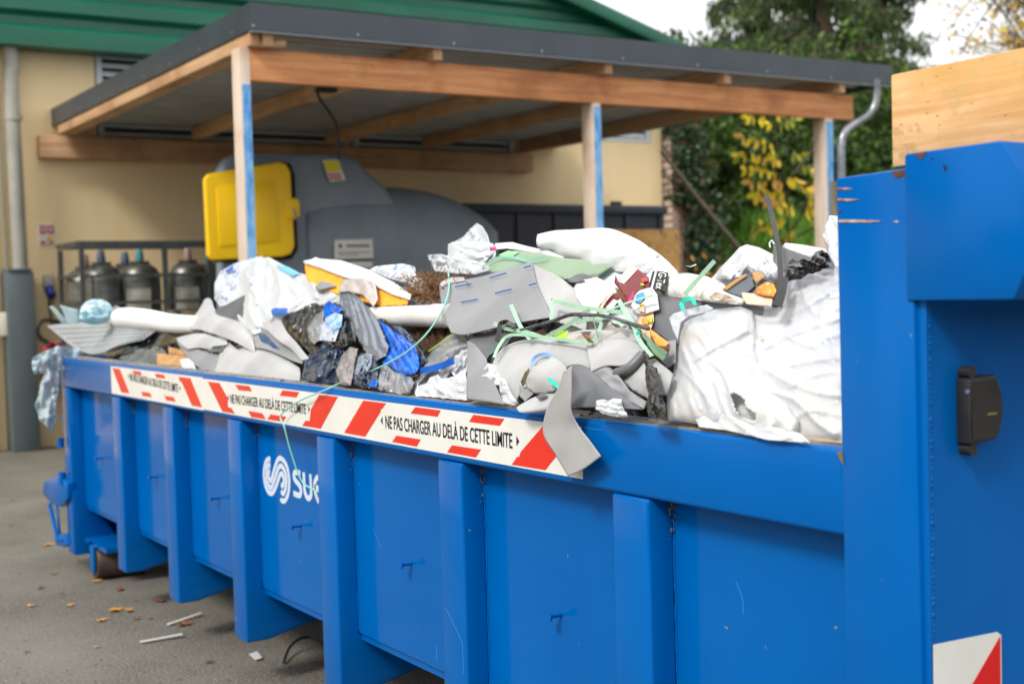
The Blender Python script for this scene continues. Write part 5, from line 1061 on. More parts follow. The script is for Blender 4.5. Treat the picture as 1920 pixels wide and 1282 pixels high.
sheet('plastic_bag', 'black bag with fine pale pleats low in the centre of the dark bags', 'bag', NV, [(660, 718), (664, 680), (676, 660), (700, 666), (710, 690), (706, 726), (680, 728)], .22, amp=0.0072, freq=6, kind='crease', bulge=.04, group=GBG, g=3, auto=(3, 2, .014, -.2), tie=(706, 640, 7, .026))
sheet('plastic_bag', 'pleated silver grey scrap in front of the black bag', 'bag', mat('silver_film', C(150, 162, 174), .3, 0, C(96, 108, 120), 30, spec=.7, bump=.6, stretch=(1, 1, 4)), [(672, 668), (686, 662), (698, 664), (696, 682), (686, 700), (664, 702)], .275, amp=0.0034, freq=9, kind='crease', group=GBG, g=3, auto=(3, 1.6, .010, .2), tie=(696, 640, 10, .014))
sheet('plastic_bag', 'bright blue crumpled bag at the right side of the dark bags', 'bag', BB, [(708, 596), (716, 602), (736, 620), (758, 632), (776, 648), (784, 668), (786, 690), (778, 702), (756, 704), (736, 690), (716, 680), (724, 662), (730, 645), (718, 618)], .20, amp=0.0072, freq=5, kind='crease', bulge=.04, group=GBG, g=3.2, auto=(3, 2.6, .018, 1.1), tie=(696, 560, 9, .030))
sheet('plastic_bag', 'navy film ridge above the bright blue bag', 'bag', NV, [(730, 612), (750, 610), (770, 628), (792, 660), (800, 676), (786, 686), (776, 650), (752, 630)], .17, amp=0.0034, freq=5, group=GBG, g=3.2, auto=(3, 2.6, .010, .8), tie=(720, 560, 9, .016))
sheet('plastic_bag', 'grey crumpled see through film on the rail below the blue bag', 'bag', FILMG, [(702, 728), (712, 692), (722, 682), (734, 692), (750, 700), (770, 706), (778, 716), (768, 740), (730, 736)], .20, amp=0.0067, freq=6, kind='crease', bulge=.03, group=GBG, g=3, auto=(3, 2.4, .016, 1.5), tie=(742, 650, 5, .028))
sheet('plastic_bag', 'tiny royal blue scrap touching the rail below the pleated scrap', 'bag', BB, [(688, 720), (700, 714), (708, 712), (704, 726), (694, 726)], .27, amp=0.0024, freq=6, group=GBG, g=3, auto=(6, 2.6, .010, .8))
sheet('plastic_bag', 'black crumpled film filling the gap below the rounded brown bag', 'bag', BK_, [(612, 650), (650, 646), (672, 640), (690, 668), (710, 680), (712, 724), (640, 722), (620, 700)], .11, amp=0.0072, freq=5, bulge=.03, group=GBG, g=3.5, auto=(3, 2.6, .010, .8), tie=(640, 620, 4, .026))
# clear sheet and clips
sheet('clear_sheet', 'sheet of clear grey plastic with a yellow green edge, right of the blue bag', 'plastic sheet', FILMG, [(762, 735), (778, 712), (800, 672), (812, 652), (840, 628), (862, 622), (880, 628), (876, 660), (850, 690), (830, 720), (800, 742), (770, 742)], .13, amp=.018, freq=3, kind='both', ang=2.3)
strap('edge_trim', 'thin yellow green line along the edge of the clear grey sheet', 'trim', mat('yellowgreen', C(186, 200, 60), .5), [(804, 658, .17), (822, 645, .17), (848, 627, .17)], .004)
strap('blue_clip', 'bright blue plastic clip lying on the clear grey sheet', 'clip', BB, [(790, 695, .21), (812, 690, .22), (832, 684, .22), (850, 676, .22)], .022, .006)
sheet('white_bag', 'torn bright white bag with ragged corners on the rail, centre', 'bag', BW, [(778, 738), (782, 724), (800, 718), (806, 708), (822, 702), (828, 710), (850, 706), (872, 690), (876, 716), (876, 750), (830, 746), (780, 742)], .20, amp=.014, freq=4, bulge=.025, ragged=1.5, group='white plastic bags', g=3.5)
sheet('white_bag', 'upright translucent white bag squeezed behind the tall U shaped offcut', 'bag', BW, [(834, 668), (846, 650), (870, 636), (886, 626), (884, 680), (872, 702), (852, 706), (840, 690)], .12, amp=.02, freq=4, bulge=.03, group='white plastic bags')
sheet('white_bag', 'small milky white bag in the mouth of the U shaped offcut', 'bag', mat('milky_bag', C(226, 230, 232), .3, 0, C(210, 216, 220), 10, transl=.2, bump=.5, bscale=40, alpha=.85), [(888, 712), (900, 690), (912, 680), (930, 684), (938, 704), (940, 724), (918, 720)], .26, amp=.016, freq=6, bulge=.02, group='white plastic bags', g=3)

# ------------------------------------------------------------------ central grey offcuts
# big upright offcut with blue dashes
big = gridsheet('membrane_offcut', 'biggest grey membrane offcut, printed with rows of blue dashes', 'membrane', MG, [
 [(824, 538, .20), (835, 531, .24), (870, 525, .22), (910, 517, .22), (950, 505, .22), (990, 493, .22), (998, 494, .20)],
 [(828, 570, .24), (850, 566, .26), (885, 560, .26), (925, 555, .26), (965, 545, .25), (1002, 535, .23), (1008, 535, .20)],
 [(836, 600, .26), (860, 600, .28), (900, 598, .28), (940, 594, .28), (980, 588, .27), (1018, 570, .24), (1024, 572, .2)],
 [(846, 624, .26), (868, 628, .28), (900, 622, .28), (940, 612, .28), (980, 604, .27), (1030, 596, .24), (1034, 600, .2)]], amp=.004, group='central membrane offcuts', thick=.003)
for (u0, v0, u1, v1) in ((853, 538, 884, 532), (918, 521, 949, 512), (982, 502, 996, 498), (864, 567, 895, 561), (928, 550, 959, 542), (992, 535, 1006, 531), (831, 566, 837, 571)):
    strap('blue_dash', None, None, INKB, [(u0, v0, .277), ((u0+u1)/2, (v0+v1)/2, .279), (u1, v1, .276)], .0045, .0006, parent=big)
gridsheet('curled_edge', 'thin pale curled lip at the top left of the biggest offcut', 'membrane', ML, [[(824, 534, .23), (830, 528, .25), (845, 521, .24), (870, 520, .23)], [(826, 540, .26), (838, 533, .27), (850, 530, .26), (872, 527, .25)]], amp=.002, group='central membrane offcuts')
gridsheet('membrane_offcut', 'pale right wing of the biggest offcut, folded back in light grey', 'membrane', ML, [
 [(996, 494, .24), (1020, 505, .20), (1050, 520, .16), (1082, 546, .12)], [(1006, 530, .25), (1034, 540, .21), (1066, 556, .17), (1096, 580, .12)], [(1022, 572, .26), (1046, 578, .22), (1074, 588, .18), (1100, 604, .13)], [(1032, 600, .26), (1052, 606, .22), (1078, 612, .18), (1098, 622, .13)]], amp=.006, group='central membrane offcuts')
# U shaped offcut
gridsheet('membrane_offcut', 'tall U shaped grey membrane offcut standing on the rail', 'membrane', ML, [
 [(876, 640, .26), (877, 668, .27), (876, 700, .27), (875, 748, .27)], [(890, 646, .30), (892, 676, .30), (898, 706, .29), (908, 752, .28)], [(912, 672, .28), (916, 694, .28), (926, 716, .27), (946, 758, .26)]], amp=.004, group='central membrane offcuts', back=MG)
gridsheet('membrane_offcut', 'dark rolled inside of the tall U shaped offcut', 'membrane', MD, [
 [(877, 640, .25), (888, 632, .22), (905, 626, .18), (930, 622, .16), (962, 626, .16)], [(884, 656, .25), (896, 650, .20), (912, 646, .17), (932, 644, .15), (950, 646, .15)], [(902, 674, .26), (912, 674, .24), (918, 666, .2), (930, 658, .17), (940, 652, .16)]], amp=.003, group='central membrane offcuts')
# broad offcut with the blue ring
ringo = gridsheet('membrane_offcut', 'broad pale grey offcut printed with a light blue ring', 'membrane', ML, [
 [(934, 662, .18), (950, 648, .20), (985, 637, .20), (1030, 634, .20), (1070, 638, .20), (1100, 646, .18)],
 [(924, 684, .27), (948, 670, .31), (985, 656, .34), (1030, 652, .33), (1072, 655, .31), (1104, 662, .26)],
 [(934, 712, .26), (952, 702, .32), (980, 690, .35), (1022, 682, .34), (1066, 682, .31), (1106, 686, .26)],
 [(966, 757, .16), (974, 740, .20), (990, 724, .22), (1015, 714, .22), (1050, 712, .21), (1100, 710, .16)]], amp=.012, group='central membrane offcuts', back=MG)
rg = [(1000+22*math.cos(a)+20, 682+18*math.sin(a), .320) for a in [math.radians(170+i*22) for i in range(9)]]
strap('blue_ring', None, None, mat('ring_blue', C(120, 165, 215), .6), rg, .010, .0008, parent=ringo)
sheet('membrane_offcut', 'rounded pale offcut below the blue ring, bulging toward the rail', 'membrane', ML, [(986, 722, .0), (992, 698, .03), (1004, 685, .05), (1036, 669, .06), (1052, 678, .05), (1062, 692, .04), (1056, 712, .04), (1040, 732, .03), (1004, 738, .0)], .34, amp=.006, freq=2, kind='smooth', back=MD, thick=.003, rnd=True, group='central membrane offcuts')
sheet('membrane_offcut', 'small brownish grey piece under the rounded pale offcut', 'membrane', MG, [(974, 722), (986, 726), (1000, 738), (984, 752), (974, 742)], .30, amp=.006, group='central membrane offcuts', g=3)
sheet('leaf_scrap', 'dark green and brown plant scrap tucked left of the rounded offcut', 'plant scrap', mat('plant_scrap', C(80, 86, 40), .7, 0, C(70, 50, 30), 30), [(976, 716), (984, 698), (992, 690), (992, 700), (986, 716), (980, 724)], .335, amp=.01, freq=8, g=3)
cr_ = MB(); P = cat_rom([hp(972, 768, .24), hp(1000, 756, .27), hp(1030, 742, .28), hp(1052, 732, .27)], 6)
gridsheet('membrane_offcut', 'narrow rolled offcut curling along the rail top', 'membrane', ML, [[(968, 764, .27), (995, 748, .30), (1020, 738, .32), (1050, 730, .32)], [(974, 772, .30), (1000, 766, .33), (1030, 758, .34), (1058, 744, .33)], [(990, 774, .27), (1010, 771, .30), (1036, 764, .31), (1060, 750, .30)]], amp=.003, group='central membrane offcuts', back=MD)
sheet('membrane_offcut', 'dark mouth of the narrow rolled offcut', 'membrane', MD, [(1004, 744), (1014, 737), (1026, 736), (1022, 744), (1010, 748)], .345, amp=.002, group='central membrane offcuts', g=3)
# big slanted dark offcut
gridsheet('membrane_offcut', 'large glossy dark grey offcut folded behind the strip hanging over the rail', 'membrane', MD, [
 [(1060, 690, .26), (1072, 684, .30), (1090, 684, .30), (1108, 694, .29), (1130, 714, .27)],
 [(1058, 712, .30), (1078, 704, .34), (1104, 706, .33), (1136, 722, .30), (1164, 738, .26)],
 [(1066, 740, .30), (1090, 732, .33), (1120, 734, .32), (1160, 748, .29), (1196, 762, .24)],
 [(1074, 768, .26), (1096, 764, .29), (1130, 764, .28), (1170, 766, .26), (1206, 768, .22)]], amp=.012, freq=2.6, group='central membrane offcuts', back=ML)
# strip hanging over the rail
gridsheet('membrane_offcut', 'pale grey strip hanging over the rail in front of the tape end', 'membrane', ML, [
 [(1058, 694, .22), (1064, 692, .21), (1072, 686, .2)], [(1046, 728, .18), (1060, 728, .18), (1072, 738, .17)], [(1026, 766, .115), (1048, 768, .12), (1072, 772, .115)], [(1019, 812, .03), (1050, 806, .055), (1086, 800, .045)], [(1042, 852, .015), (1072, 846, .04), (1106, 826, .045)], [(1066, 893, .02), (1096, 878, .04), (1127, 855, .05)]], amp=.002, group='central membrane offcuts', base=('x', 2.1), back=MG, n=8)
gridsheet('membrane_offcut', 'flat pale tongue of membrane lying over the dark roll, right of the blue ring', 'membrane', ML, [
 [(1100, 642, .20), (1130, 636, .22), (1165, 636, .24), (1196, 644, .25)], [(1102, 662, .31), (1134, 656, .34), (1170, 656, .34), (1208, 658, .30)], [(1108, 698, .30), (1136, 686, .33), (1172, 684, .31), (1206, 656, .27)]], amp=.004, group='central membrane offcuts', back=MD)
roll('membrane_roll', 'short dark rolled edge under the flat pale tongue', 'membrane', MD, [(1156, 700, .28), (1180, 690, .29), (1206, 664, .28)], .014, group='central membrane offcuts')
sheet('membrane_offcut', 'grey offcut wedge left of the burnt strip', 'membrane', MG, [(1108, 700, .02), (1140, 684, .04), (1160, 704, .04), (1180, 732, .03), (1212, 752, 0), (1206, 766, 0), (1170, 748, .0), (1134, 722, .02)], .27, amp=.010, freq=3, back=MD, thick=.003, group='central membrane offcuts')  # wedge in the mid grey membrane
sheet('membrane_offcut', 'curved pale offcut directly left of the burnt strip', 'membrane', ML, [(1162, 706, 0), (1180, 690, .03), (1206, 676, .05), (1228, 672, .05), (1250, 690, .03), (1262, 700, .0), (1250, 740, .0), (1214, 748, .0), (1184, 730, .0)], .24, amp=.008, freq=2.4, kind='smooth', back=MD, thick=.003, group='central membrane offcuts')
sheet('membrane_offcut', 'small triangular pale offcut above the flat tongue', 'membrane', ML, [(1124, 640), (1160, 622), (1176, 612), (1188, 622), (1196, 642), (1160, 640)], .25, amp=.006, group='central membrane offcuts', thick=.003)
sheet('membrane_offcut', 'pale grey sheet half buried behind the green straps', 'membrane', mat('warm_sheet', C(214, 208, 202), .7, 0, C(198, 192, 186), 4), [(1030, 622), (1080, 604), (1130, 596), (1190, 600), (1204, 616), (1180, 640), (1120, 642), (1060, 640)], .12, amp=.018, freq=3, group='central membrane offcuts')
# centre right dark offcut with rolled top
gridsheet('membrane_offcut', 'dark grey offcut folded over a long roll, behind the turquoise strap', 'membrane', MD, [
 [(1232, 548, .10), (1252, 547, .13), (1275, 552, .14), (1312, 562, .12)], [(1228, 572, .20), (1250, 566, .22), (1285, 572, .21), (1320, 582, .16)], [(1222, 598, .20), (1250, 600, .22), (1282, 606, .20), (1320, 610, .14)], [(1218, 614, .18), (1240, 630, .20), (1262, 646, .20), (1300, 640, .12)]], amp=.006, group='central membrane offcuts', back=ML)
gridsheet('long_roll', 'long pale membrane roll crossing behind the big white bag', 'membrane', MG, [
 [(1292, 560, .08), (1330, 559, .08), (1364, 560, .08), (1400, 564, .07), (1430, 570, .06)], [(1290, 568, .13), (1330, 567, .13), (1364, 568, .13), (1400, 571, .12), (1432, 575, .1)], [(1290, 584, .13), (1330, 583, .13), (1362, 582, .13), (1398, 582, .12), (1430, 582, .1)], [(1290, 596, .1), (1330, 594, .17), (1362, 592, .17), (1398, 590, .15), (1430, 588, .14)]], amp=.003, group='central membrane offcuts')
sheet('bag_liner', 'dark triangular membrane flap under the dark offcut, beside the white bag', 'membrane', MG, [(1232, 668), (1250, 640), (1268, 636), (1266, 680), (1250, 690)], .20, amp=.006, group='central membrane offcuts')

# ------------------------------------------------------------------ top of the heap
GT = 'white sheets on top'
gridsheet('white_sheet', 'largest white plastic sheet on top of the heap with a rolled left end', 'sheet', PAP, [
 [(1008, 440, .12), (1040, 433, .14), (1080, 431, .14), (1130, 428, .14), (1160, 434, .12), (1200, 452, .10)],
 [(1006, 452, .20), (1040, 448, .20), (1085, 448, .20), (1140, 445, .2), (1190, 456, .16), (1240, 480, .1)],
 [(1010, 464, .16), (1044, 466, .16), (1090, 476, .18), (1150, 480, .18), (1210, 486, .14), (1262, 500, .08)],
 [(1030, 474, .08), (1060, 484, .10), (1110, 498, .14), (1160, 510, .12), (1220, 514, .10), (1276, 518, .04)]], amp=.016, freq=2.4, kind='crease', group=GT, thick=.003)
sheet('white_sheet', 'long narrow white sheet reaching left toward the white package roll', 'sheet', PAP, [(928, 456), (960, 454), (990, 462), (1030, 470), (1058, 482), (1052, 488), (1000, 474), (950, 466), (925, 468)], .14, amp=.010, freq=3, group=GT)
sheet('sage_sheet', 'broad sage green plastic sheet below the white sheets', 'sheet', SAGE, [(905, 500, 0), (930, 482, .02), (965, 470, .02), (1000, 474), (1060, 484), (1110, 488), (1150, 498, .02), (1120, 516, .02), (1090, 520), (1060, 524), (1020, 512), (990, 494), (950, 508), (920, 512)], .14, amp=.010, freq=2.4, kind='smooth', thick=.002)
sheet('apple_green_fold', 'bright apple green fold at the left of the sage sheet', 'sheet', mat('apple', C(150, 226, 150), .45), [(934, 478), (952, 470), (974, 472), (962, 480), (942, 482)], .175, amp=.003, g=4)  # apple green piece laid over the sage sheet
strap('mint_band', 'wavy mint band lying over the sage sheet', 'band', MINT, [(908, 498, .18), (930, 484, .2), (960, 482, .2), (990, 488, .2), (1022, 482, .2)], .007)
sheet('grey_disc', 'dark grey rounded edge poking up behind the white paper', 'membrane', MD, [(1064, 528), (1074, 518), (1090, 512), (1104, 516), (1110, 524), (1090, 530)], .19, amp=.003, rnd=True, solid=.02, g=4)
sheet('white_paper', 'curved white sheet right of the biggest grey offcut', 'paper', PAP, [(1072, 545, 0), (1084, 526, .02), (1120, 520, .04), (1150, 534, .04), (1162, 560, .02), (1140, 590, .02), (1124, 606, .02), (1100, 600), (1090, 572)], .17, amp=.010, freq=2, kind='smooth', group=GT)
sheet('white_paper', 'white sheet below the maroon carton, partly under the straps', 'paper', PAP, [(1130, 590), (1150, 566), (1180, 558), (1200, 576), (1216, 600), (1200, 618), (1150, 606)], .14, amp=.012, freq=3, group=GT)
sheet('white_paper', 'pale blue white sheet spreading behind the maroon carton', 'paper', mat('bluewhite', C(222, 232, 240), .5, transl=.15), [(1120, 520), (1150, 498), (1200, 492), (1270, 510), (1260, 540), (1200, 552), (1150, 540)], .10, amp=.012, freq=2.4, group=GT)
mc = thing('maroon_carton', 'maroon and cream printed carton with a red spot, right of centre', 'carton', hp(1180, 530, .2))
sheet('carton_face', None, None, MAR, [(1154, 516, .0), (1160, 528), (1170, 532), (1196, 504), (1216, 520), (1218, 536), (1204, 544), (1186, 556), (1178, 564), (1168, 552), (1152, 530)], .22, amp=.006, freq=3, kind='smooth', parent=mc, g=4)
sheet('carton_edge', None, None, CRM, [(1160, 524), (1176, 502), (1184, 498), (1196, 504), (1172, 530)], .21, amp=.005, parent=mc, g=4)
sheet('red_spot', None, None, mat('red_spot', C(226, 60, 70), .4), [(1201, 523), (1212, 520), (1215, 526), (1204, 530)], .236, amp=.001, parent=mc, g=4)
sheet('green_spot', None, None, LIME, [(1200, 531), (1206, 531), (1208, 535), (1201, 535)], .236, amp=.001, parent=mc, g=4)
sheet('maroon_fold', 'curved maroon wrapper fold left of the blue printed carton', 'wrapper', MAR, [(1118, 590), (1124, 572), (1140, 552), (1156, 548), (1172, 556), (1186, 560), (1190, 572), (1172, 566), (1150, 560), (1138, 574), (1128, 590)], .20, amp=.006, g=4)
sheet('peach_fold', 'peach coloured wrapper edge above the curved maroon fold', 'wrapper', mat('peach', C(216, 176, 160), .5), [(1120, 582), (1136, 556), (1152, 546), (1148, 552), (1134, 568), (1124, 588)], .215, amp=.003, g=3)
bc = thing('printed_carton', 'white carton with a blue splash and pink corner beside the maroon carton', 'carton', hp(1215, 562, .2))
sheet('carton_face', None, None, PAP, [(1182, 572), (1186, 556), (1200, 544), (1222, 538), (1232, 552), (1236, 580), (1206, 590), (1190, 586)], .225, amp=.006, parent=bc, g=4)
sheet('blue_splash', None, None, SKY_, [(1190, 566), (1194, 552), (1206, 547), (1208, 558), (1200, 568)], .240, amp=.003, parent=bc, g=3)
sheet('pink_corner', None, None, PNK, [(1174, 566), (1182, 552), (1190, 545), (1186, 556), (1180, 572)], .242, amp=.003, parent=bc, g=3)
sheet('cream_figure', None, None, mat('beige_print', C(206, 176, 140), .5), [(1196, 578), (1203, 570), (1208, 574), (1208, 586), (1198, 584)], .242, amp=.002, parent=bc, g=3)
sheet('yellow_spot', None, None, mat('yellow_spot', C(236, 196, 60), .5), [(1200, 572), (1204, 566), (1207, 570), (1204, 574)], .244, amp=.001, parent=bc, g=3)
oc = thing('orange_carton', 'bright orange carton with pale edges left of the dark folded offcut', 'carton', hp(1225, 610, .2))
sheet('carton_face', None, None, ORL, [(1194, 604), (1200, 592), (1224, 580), (1226, 600), (1218, 622), (1222, 644), (1208, 632)], .21, amp=.006, parent=oc, g=4)
sheet('orange_side', None, None, ORG, [(1216, 616), (1224, 620), (1240, 632), (1254, 642), (1246, 650), (1232, 648), (1222, 634)], .23, amp=.005, parent=oc, g=4)
sheet('orange_print', None, None, ORG, [(1202, 600), (1210, 594), (1216, 600), (1214, 608), (1206, 608)], .228, amp=.002, parent=oc, g=3)
sheet('lime_print', None, None, LIME, [(1214, 596), (1222, 592), (1222, 604), (1216, 604)], .229, amp=.002, parent=oc, g=3)
sheet('lime_scrap', 'bright lime green scrap under the straps in the centre', 'scrap', LIME, [(1036, 634), (1040, 626), (1054, 620), (1066, 620), (1062, 634), (1048, 636)], .30, amp=.005, g=3)
# printed white sack with the black panel
sk_ = thing('printed_sack', 'white cement style sack with a black panel lettered G-Tex', 'sack', hp(1310, 545, .2))
sheet('sack_body', None, None, mat('sack_white', C(226, 226, 218), .55, 0, C(212, 212, 204), 6, bump=.3, bscale=30, bdist=.006), [(1236, 545), (1252, 512), (1290, 512), (1326, 518), (1352, 530), (1372, 544), (1400, 564), (1390, 572), (1330, 566), (1290, 560), (1250, 556)], .17, amp=.012, freq=2.6, parent=sk_, bulge=.03)
bp_ = sheet('black_panel', None, None, mat('panel_black', C(56, 54, 50), .5, 0, C(40, 38, 36), 30), [(1214, 544), (1224, 508), (1236, 508), (1253, 511), (1248, 546), (1228, 546)], .222, amp=.003, parent=sk_, g=4, edge_amp=1)
a_, b_ = hp(1236, 510, .236), hp(1229, 541, .236)
text_mesh('lettering', 'G-Tex', a_, b_, .042, ((O-a_).normalized()), PAP, sk_, up=((hp(1250, 512, .236)-a_).normalized()))
strap('white_stripe', None, None, PAP, [(1230, 509, .236), (1225, 528, .236), (1221, 544, .236)], .006, .0006, parent=sk_)
for k in range(9): strap('print_line', None, None, mat('pale_print', C(176, 178, 172), .6), [(1260+k*5, 518+k*.4, .235), (1257+k*5, 548, .25)], .003, .0004, parent=sk_, n=2)
sheet('torn_paper', 'torn paper with brown edges in front of the printed sack', 'paper', mat('torn', C(200, 190, 176), .8, 0, C(140, 120, 98), 20), [(1328, 556), (1342, 547), (1360, 552), (1384, 562), (1360, 566), (1336, 562)], .24, amp=.012, freq=8, g=3)
# package roll, film and peak at top left of centre
sheet('package_roll', 'white wrapped package at the top of the heap, left of centre', 'package', BW, [(840, 482), (840, 458), (850, 453), (900, 453), (924, 456), (930, 470), (910, 490), (870, 496), (846, 492)], .13, amp=.006, freq=4, bulge=.06, auto=(8, 3, .008, .1))
sheet('film_peak', 'peaked clear film standing up from the white package', 'film', FILM, [(850, 454), (868, 444), (882, 428), (894, 418), (904, 424), (914, 440), (920, 462), (900, 470), (870, 462)], .20, amp=.018, freq=3, kind='both', ang=1.4, g=3.5)
sheet('film_bag', 'crumpled clear bag below the white package', 'film', FILM, [(800, 478), (826, 476), (846, 480), (880, 486), (910, 492), (920, 506), (890, 514), (850, 512), (816, 508)], .20, amp=.02, freq=5, g=3.5)
sheet('white_wrapping', 'crumpled white wrapping with magenta tab under the clear film', 'wrapping', PAP, [(836, 494), (860, 484), (900, 478), (930, 470), (928, 486), (906, 504), (870, 512), (840, 508)], .12, amp=.022, freq=5)
sheet('magenta_tab', 'small magenta tab on the wrapping near the top', 'tab', PNK, [(918, 464), (929, 462), (931, 468), (920, 470)], .23, amp=.002, g=3)
# white bag and boxes behind, right of centre
sheet('white_bag', 'white bag with a domed top behind the burger carton', 'bag', BW, [(1334, 522), (1352, 500), (1372, 480), (1386, 464), (1400, 458), (1424, 464), (1452, 478), (1470, 494), (1476, 524), (1440, 532), (1400, 520), (1360, 534)], .06, amp=.010, freq=2.4, auto=(5, 4, .01, 2.3), tie=(1410, 420, 6, .018), bulge=.07, group='white plastic bags')
bx = thing('white_box', 'white box with a dark grey side at the top right of the heap', 'box', hp(1500, 480, .12))
sheet('box_top', None, None, PAP, [(1462, 468), (1472, 455), (1500, 458), (1546, 466), (1556, 478), (1520, 482), (1480, 474)], .10, amp=.003, kind='smooth', parent=bx, thick=.003)
sheet('box_side', None, None, MD, [(1450, 460), (1464, 462), (1520, 482), (1540, 490), (1520, 510), (1462, 508), (1450, 490)], .11, amp=.003, kind='smooth', parent=bx, solid=.02)
strap('frayed_string', 'short frayed white string curling beside the black upright strip', 'string', PAP, [(1452, 458, .18), (1447, 451, .18), (1443, 456, .18), (1444, 464, .18)], .004)
sheet('black_bag', 'crumpled shiny black bag at the foot of the white box', 'bag', BURNT, [(1474, 510), (1480, 490), (1486, 484), (1494, 490), (1508, 486), (1526, 492), (1544, 498), (1540, 508), (1516, 514), (1500, 524), (1484, 526), (1470, 524)], .20, amp=.022, freq=4, kind='both', ang=.4, bulge=.02, g=2.6, ragged=2)
sheet('black_bundle', 'round black crumpled bundle beside the blue skip post', 'bundle', BURNT, [(1520, 488), (1526, 474), (1540, 468), (1552, 474), (1558, 490), (1556, 502), (1540, 504), (1526, 496)], .15, amp=.02, freq=8, bulge=.04, g=3)
sheet('white_sheet', 'upright translucent white sheet wedged against the blue post', 'sheet', BW, [(1541, 440), (1554, 404), (1575, 405), (1590, 450), (1590, 500), (1566, 500), (1556, 478)], .22, amp=.012, freq=3, ang=1.2, kind='both')
# burger carton
bu = thing('burger_carton', 'dark grey open carton printed with an orange bun', 'carton', hp(1410, 540, .2))
sheet('carton_lid', None, None, SLATE, [(1354, 542), (1376, 528), (1400, 512), (1410, 524), (1414, 536), (1392, 556), (1372, 552)], .20, amp=.003, kind='smooth', parent=bu, thick=.004)
sheet('lid_edge', None, None, CARD, [(1354, 542), (1372, 528), (1398, 513), (1400, 517), (1380, 530), (1362, 543)], .21, amp=.001, parent=bu, g=4, thick=.004)
sheet('carton_back', None, None, SLATE, [(1392, 556), (1414, 534), (1430, 518), (1450, 528), (1454, 540), (1430, 552), (1400, 562)], .18, amp=.003, kind='smooth', parent=bu, thick=.004)
sheet('torn_edge', None, None, CARD, [(1410, 510), (1420, 508), (1436, 518), (1426, 524), (1418, 532), (1412, 522)], .215, amp=.004, parent=bu, g=4)
sheet('bun_print', None, None, BUN, [(1414, 548), (1420, 538), (1436, 528), (1450, 532), (1456, 545), (1450, 556), (1430, 554)], .225, amp=.002, kind='smooth', parent=bu, g=4)
sheet('carton_front', None, None, mat('kraft_pale', C(222, 204, 184), .7, 0, C(204, 182, 158), 12), [(1390, 548), (1412, 550), (1448, 560), (1446, 574), (1400, 570), (1392, 560)], .21, amp=.003, kind='smooth', parent=bu, g=5)
# tall black upright strip
strap('rubber_strip', 'tall curved black rubber strip sticking up out of the heap', 'rubber strip', mat('rubber', C(58, 56, 55), .5, 0, C(40, 39, 38), 20), [(1437, 366, .2), (1444, 392, .2), (1452, 425, .2), (1459, 460, .21), (1463, 500, .22), (1462, 540, .24), (1452, 575, .26)], .0135, .006)
strap('rubber_strip', 'short black rubber strip beside the foot of the tall curved one', 'rubber strip', BK_, [(1470, 520, .26), (1466, 545, .27), (1458, 574, .28)], .022, .004)
# ------------------------------------------------------------------ big white bags at the right
RA = [([(1276, 600), (1275, 635), (1290, 677), (1310, 720), (1337, 760), (1347, 800)], 5, 0.0150), ([(1270, 685), (1300, 715), (1325, 750), (1340, 800)], 4, 0.0109), ([(1258, 700), (1262, 740), (1266, 786)], 5, 0.0082), ([(1290, 740), (1300, 770), (1306, 796)], 5, 0.0068),
 ([(1300, 677), (1340, 652), (1380, 632), (1405, 620), (1415, 642)], 5, 0.0150), ([(1310, 602), (1330, 625), (1338, 640)], 3, 0.0068), ([(1330, 675), (1355, 700), (1370, 735), (1380, 772), (1410, 775)], 4, 0.0150), ([(1280, 600), (1340, 580), (1390, 572)], 5, 0.0095),
 ([(1320, 640), (1346, 628), (1390, 606)], 4, 0.0068), ([(1350, 690), (1392, 668), (1430, 690)], 5, 0.0082), ([(1415, 585), (1412, 620)], 4, 0.0095), ([(1340, 700), (1348, 740), (1368, 790)], 4, 0.0082)]
RB_ = [([(1360, 710), (1390, 732), (1440, 735), (1490, 750), (1530, 790), (1565, 815)], 6, 0.0177), ([(1420, 680), (1465, 710), (1530, 735), (1590, 744)], 6, 0.0122), ([(1415, 642), (1490, 602), (1565, 565)], 6, 0.0177), ([(1435, 652), (1490, 625), (1590, 592)], 5, 0.0122), ([(1400, 760), (1450, 780), (1500, 820)], 5, 0.0109),
 ([(1440, 700), (1500, 680), (1590, 668)], 7, 0.0109), ([(1470, 730), (1540, 700), (1595, 700)], 5, 0.0082), ([(1380, 650), (1430, 630), (1470, 600)], 5, 0.0095), ([(1520, 650), (1560, 630), (1598, 626)], 5, 0.0082), ([(1480, 790), (1520, 770), (1580, 780)], 5, 0.0095), ([(1400, 700), (1440, 760), (1470, 810)], 5, 0.0082)]
sheet('white_bag', 'upper right white bag pressed against the blue post', 'bag', BWD, [(1330, 600), (1372, 572), (1440, 574), (1466, 560), (1474, 530), (1500, 515), (1540, 504), (1600, 492), (1600, 640), (1540, 700), (1440, 690), (1360, 660)], .05, amp=.010, freq=1.3, kind='crease', bulge=.10, ridges=[([(1470, 570), (1500, 548), (1590, 520)], 6, .014), ([(1440, 600), (1490, 585), (1560, 545)], 6, .014), ([(1400, 575), (1430, 600), (1480, 600)], 5, .016), ([(1500, 520), (1510, 560), (1530, 590)], 6, .010)], auto=(8, 5, .005, -.5), group='white plastic bags', g=4.5)
sheet('white_bag', 'huge creased white bag filling the right foreground beside the post', 'bag', BWD, [(1330, 640), (1380, 612), (1440, 622), (1500, 590), (1545, 566), (1600, 556), (1600, 838), (1560, 828), (1500, 824), (1420, 812), (1370, 800), (1330, 760)], .085, amp=.012, freq=1.2, kind='crease', bulge=.09, ridges=RB_, auto=(12, 4, .004, .5), group='white plastic bags', g=4.2)
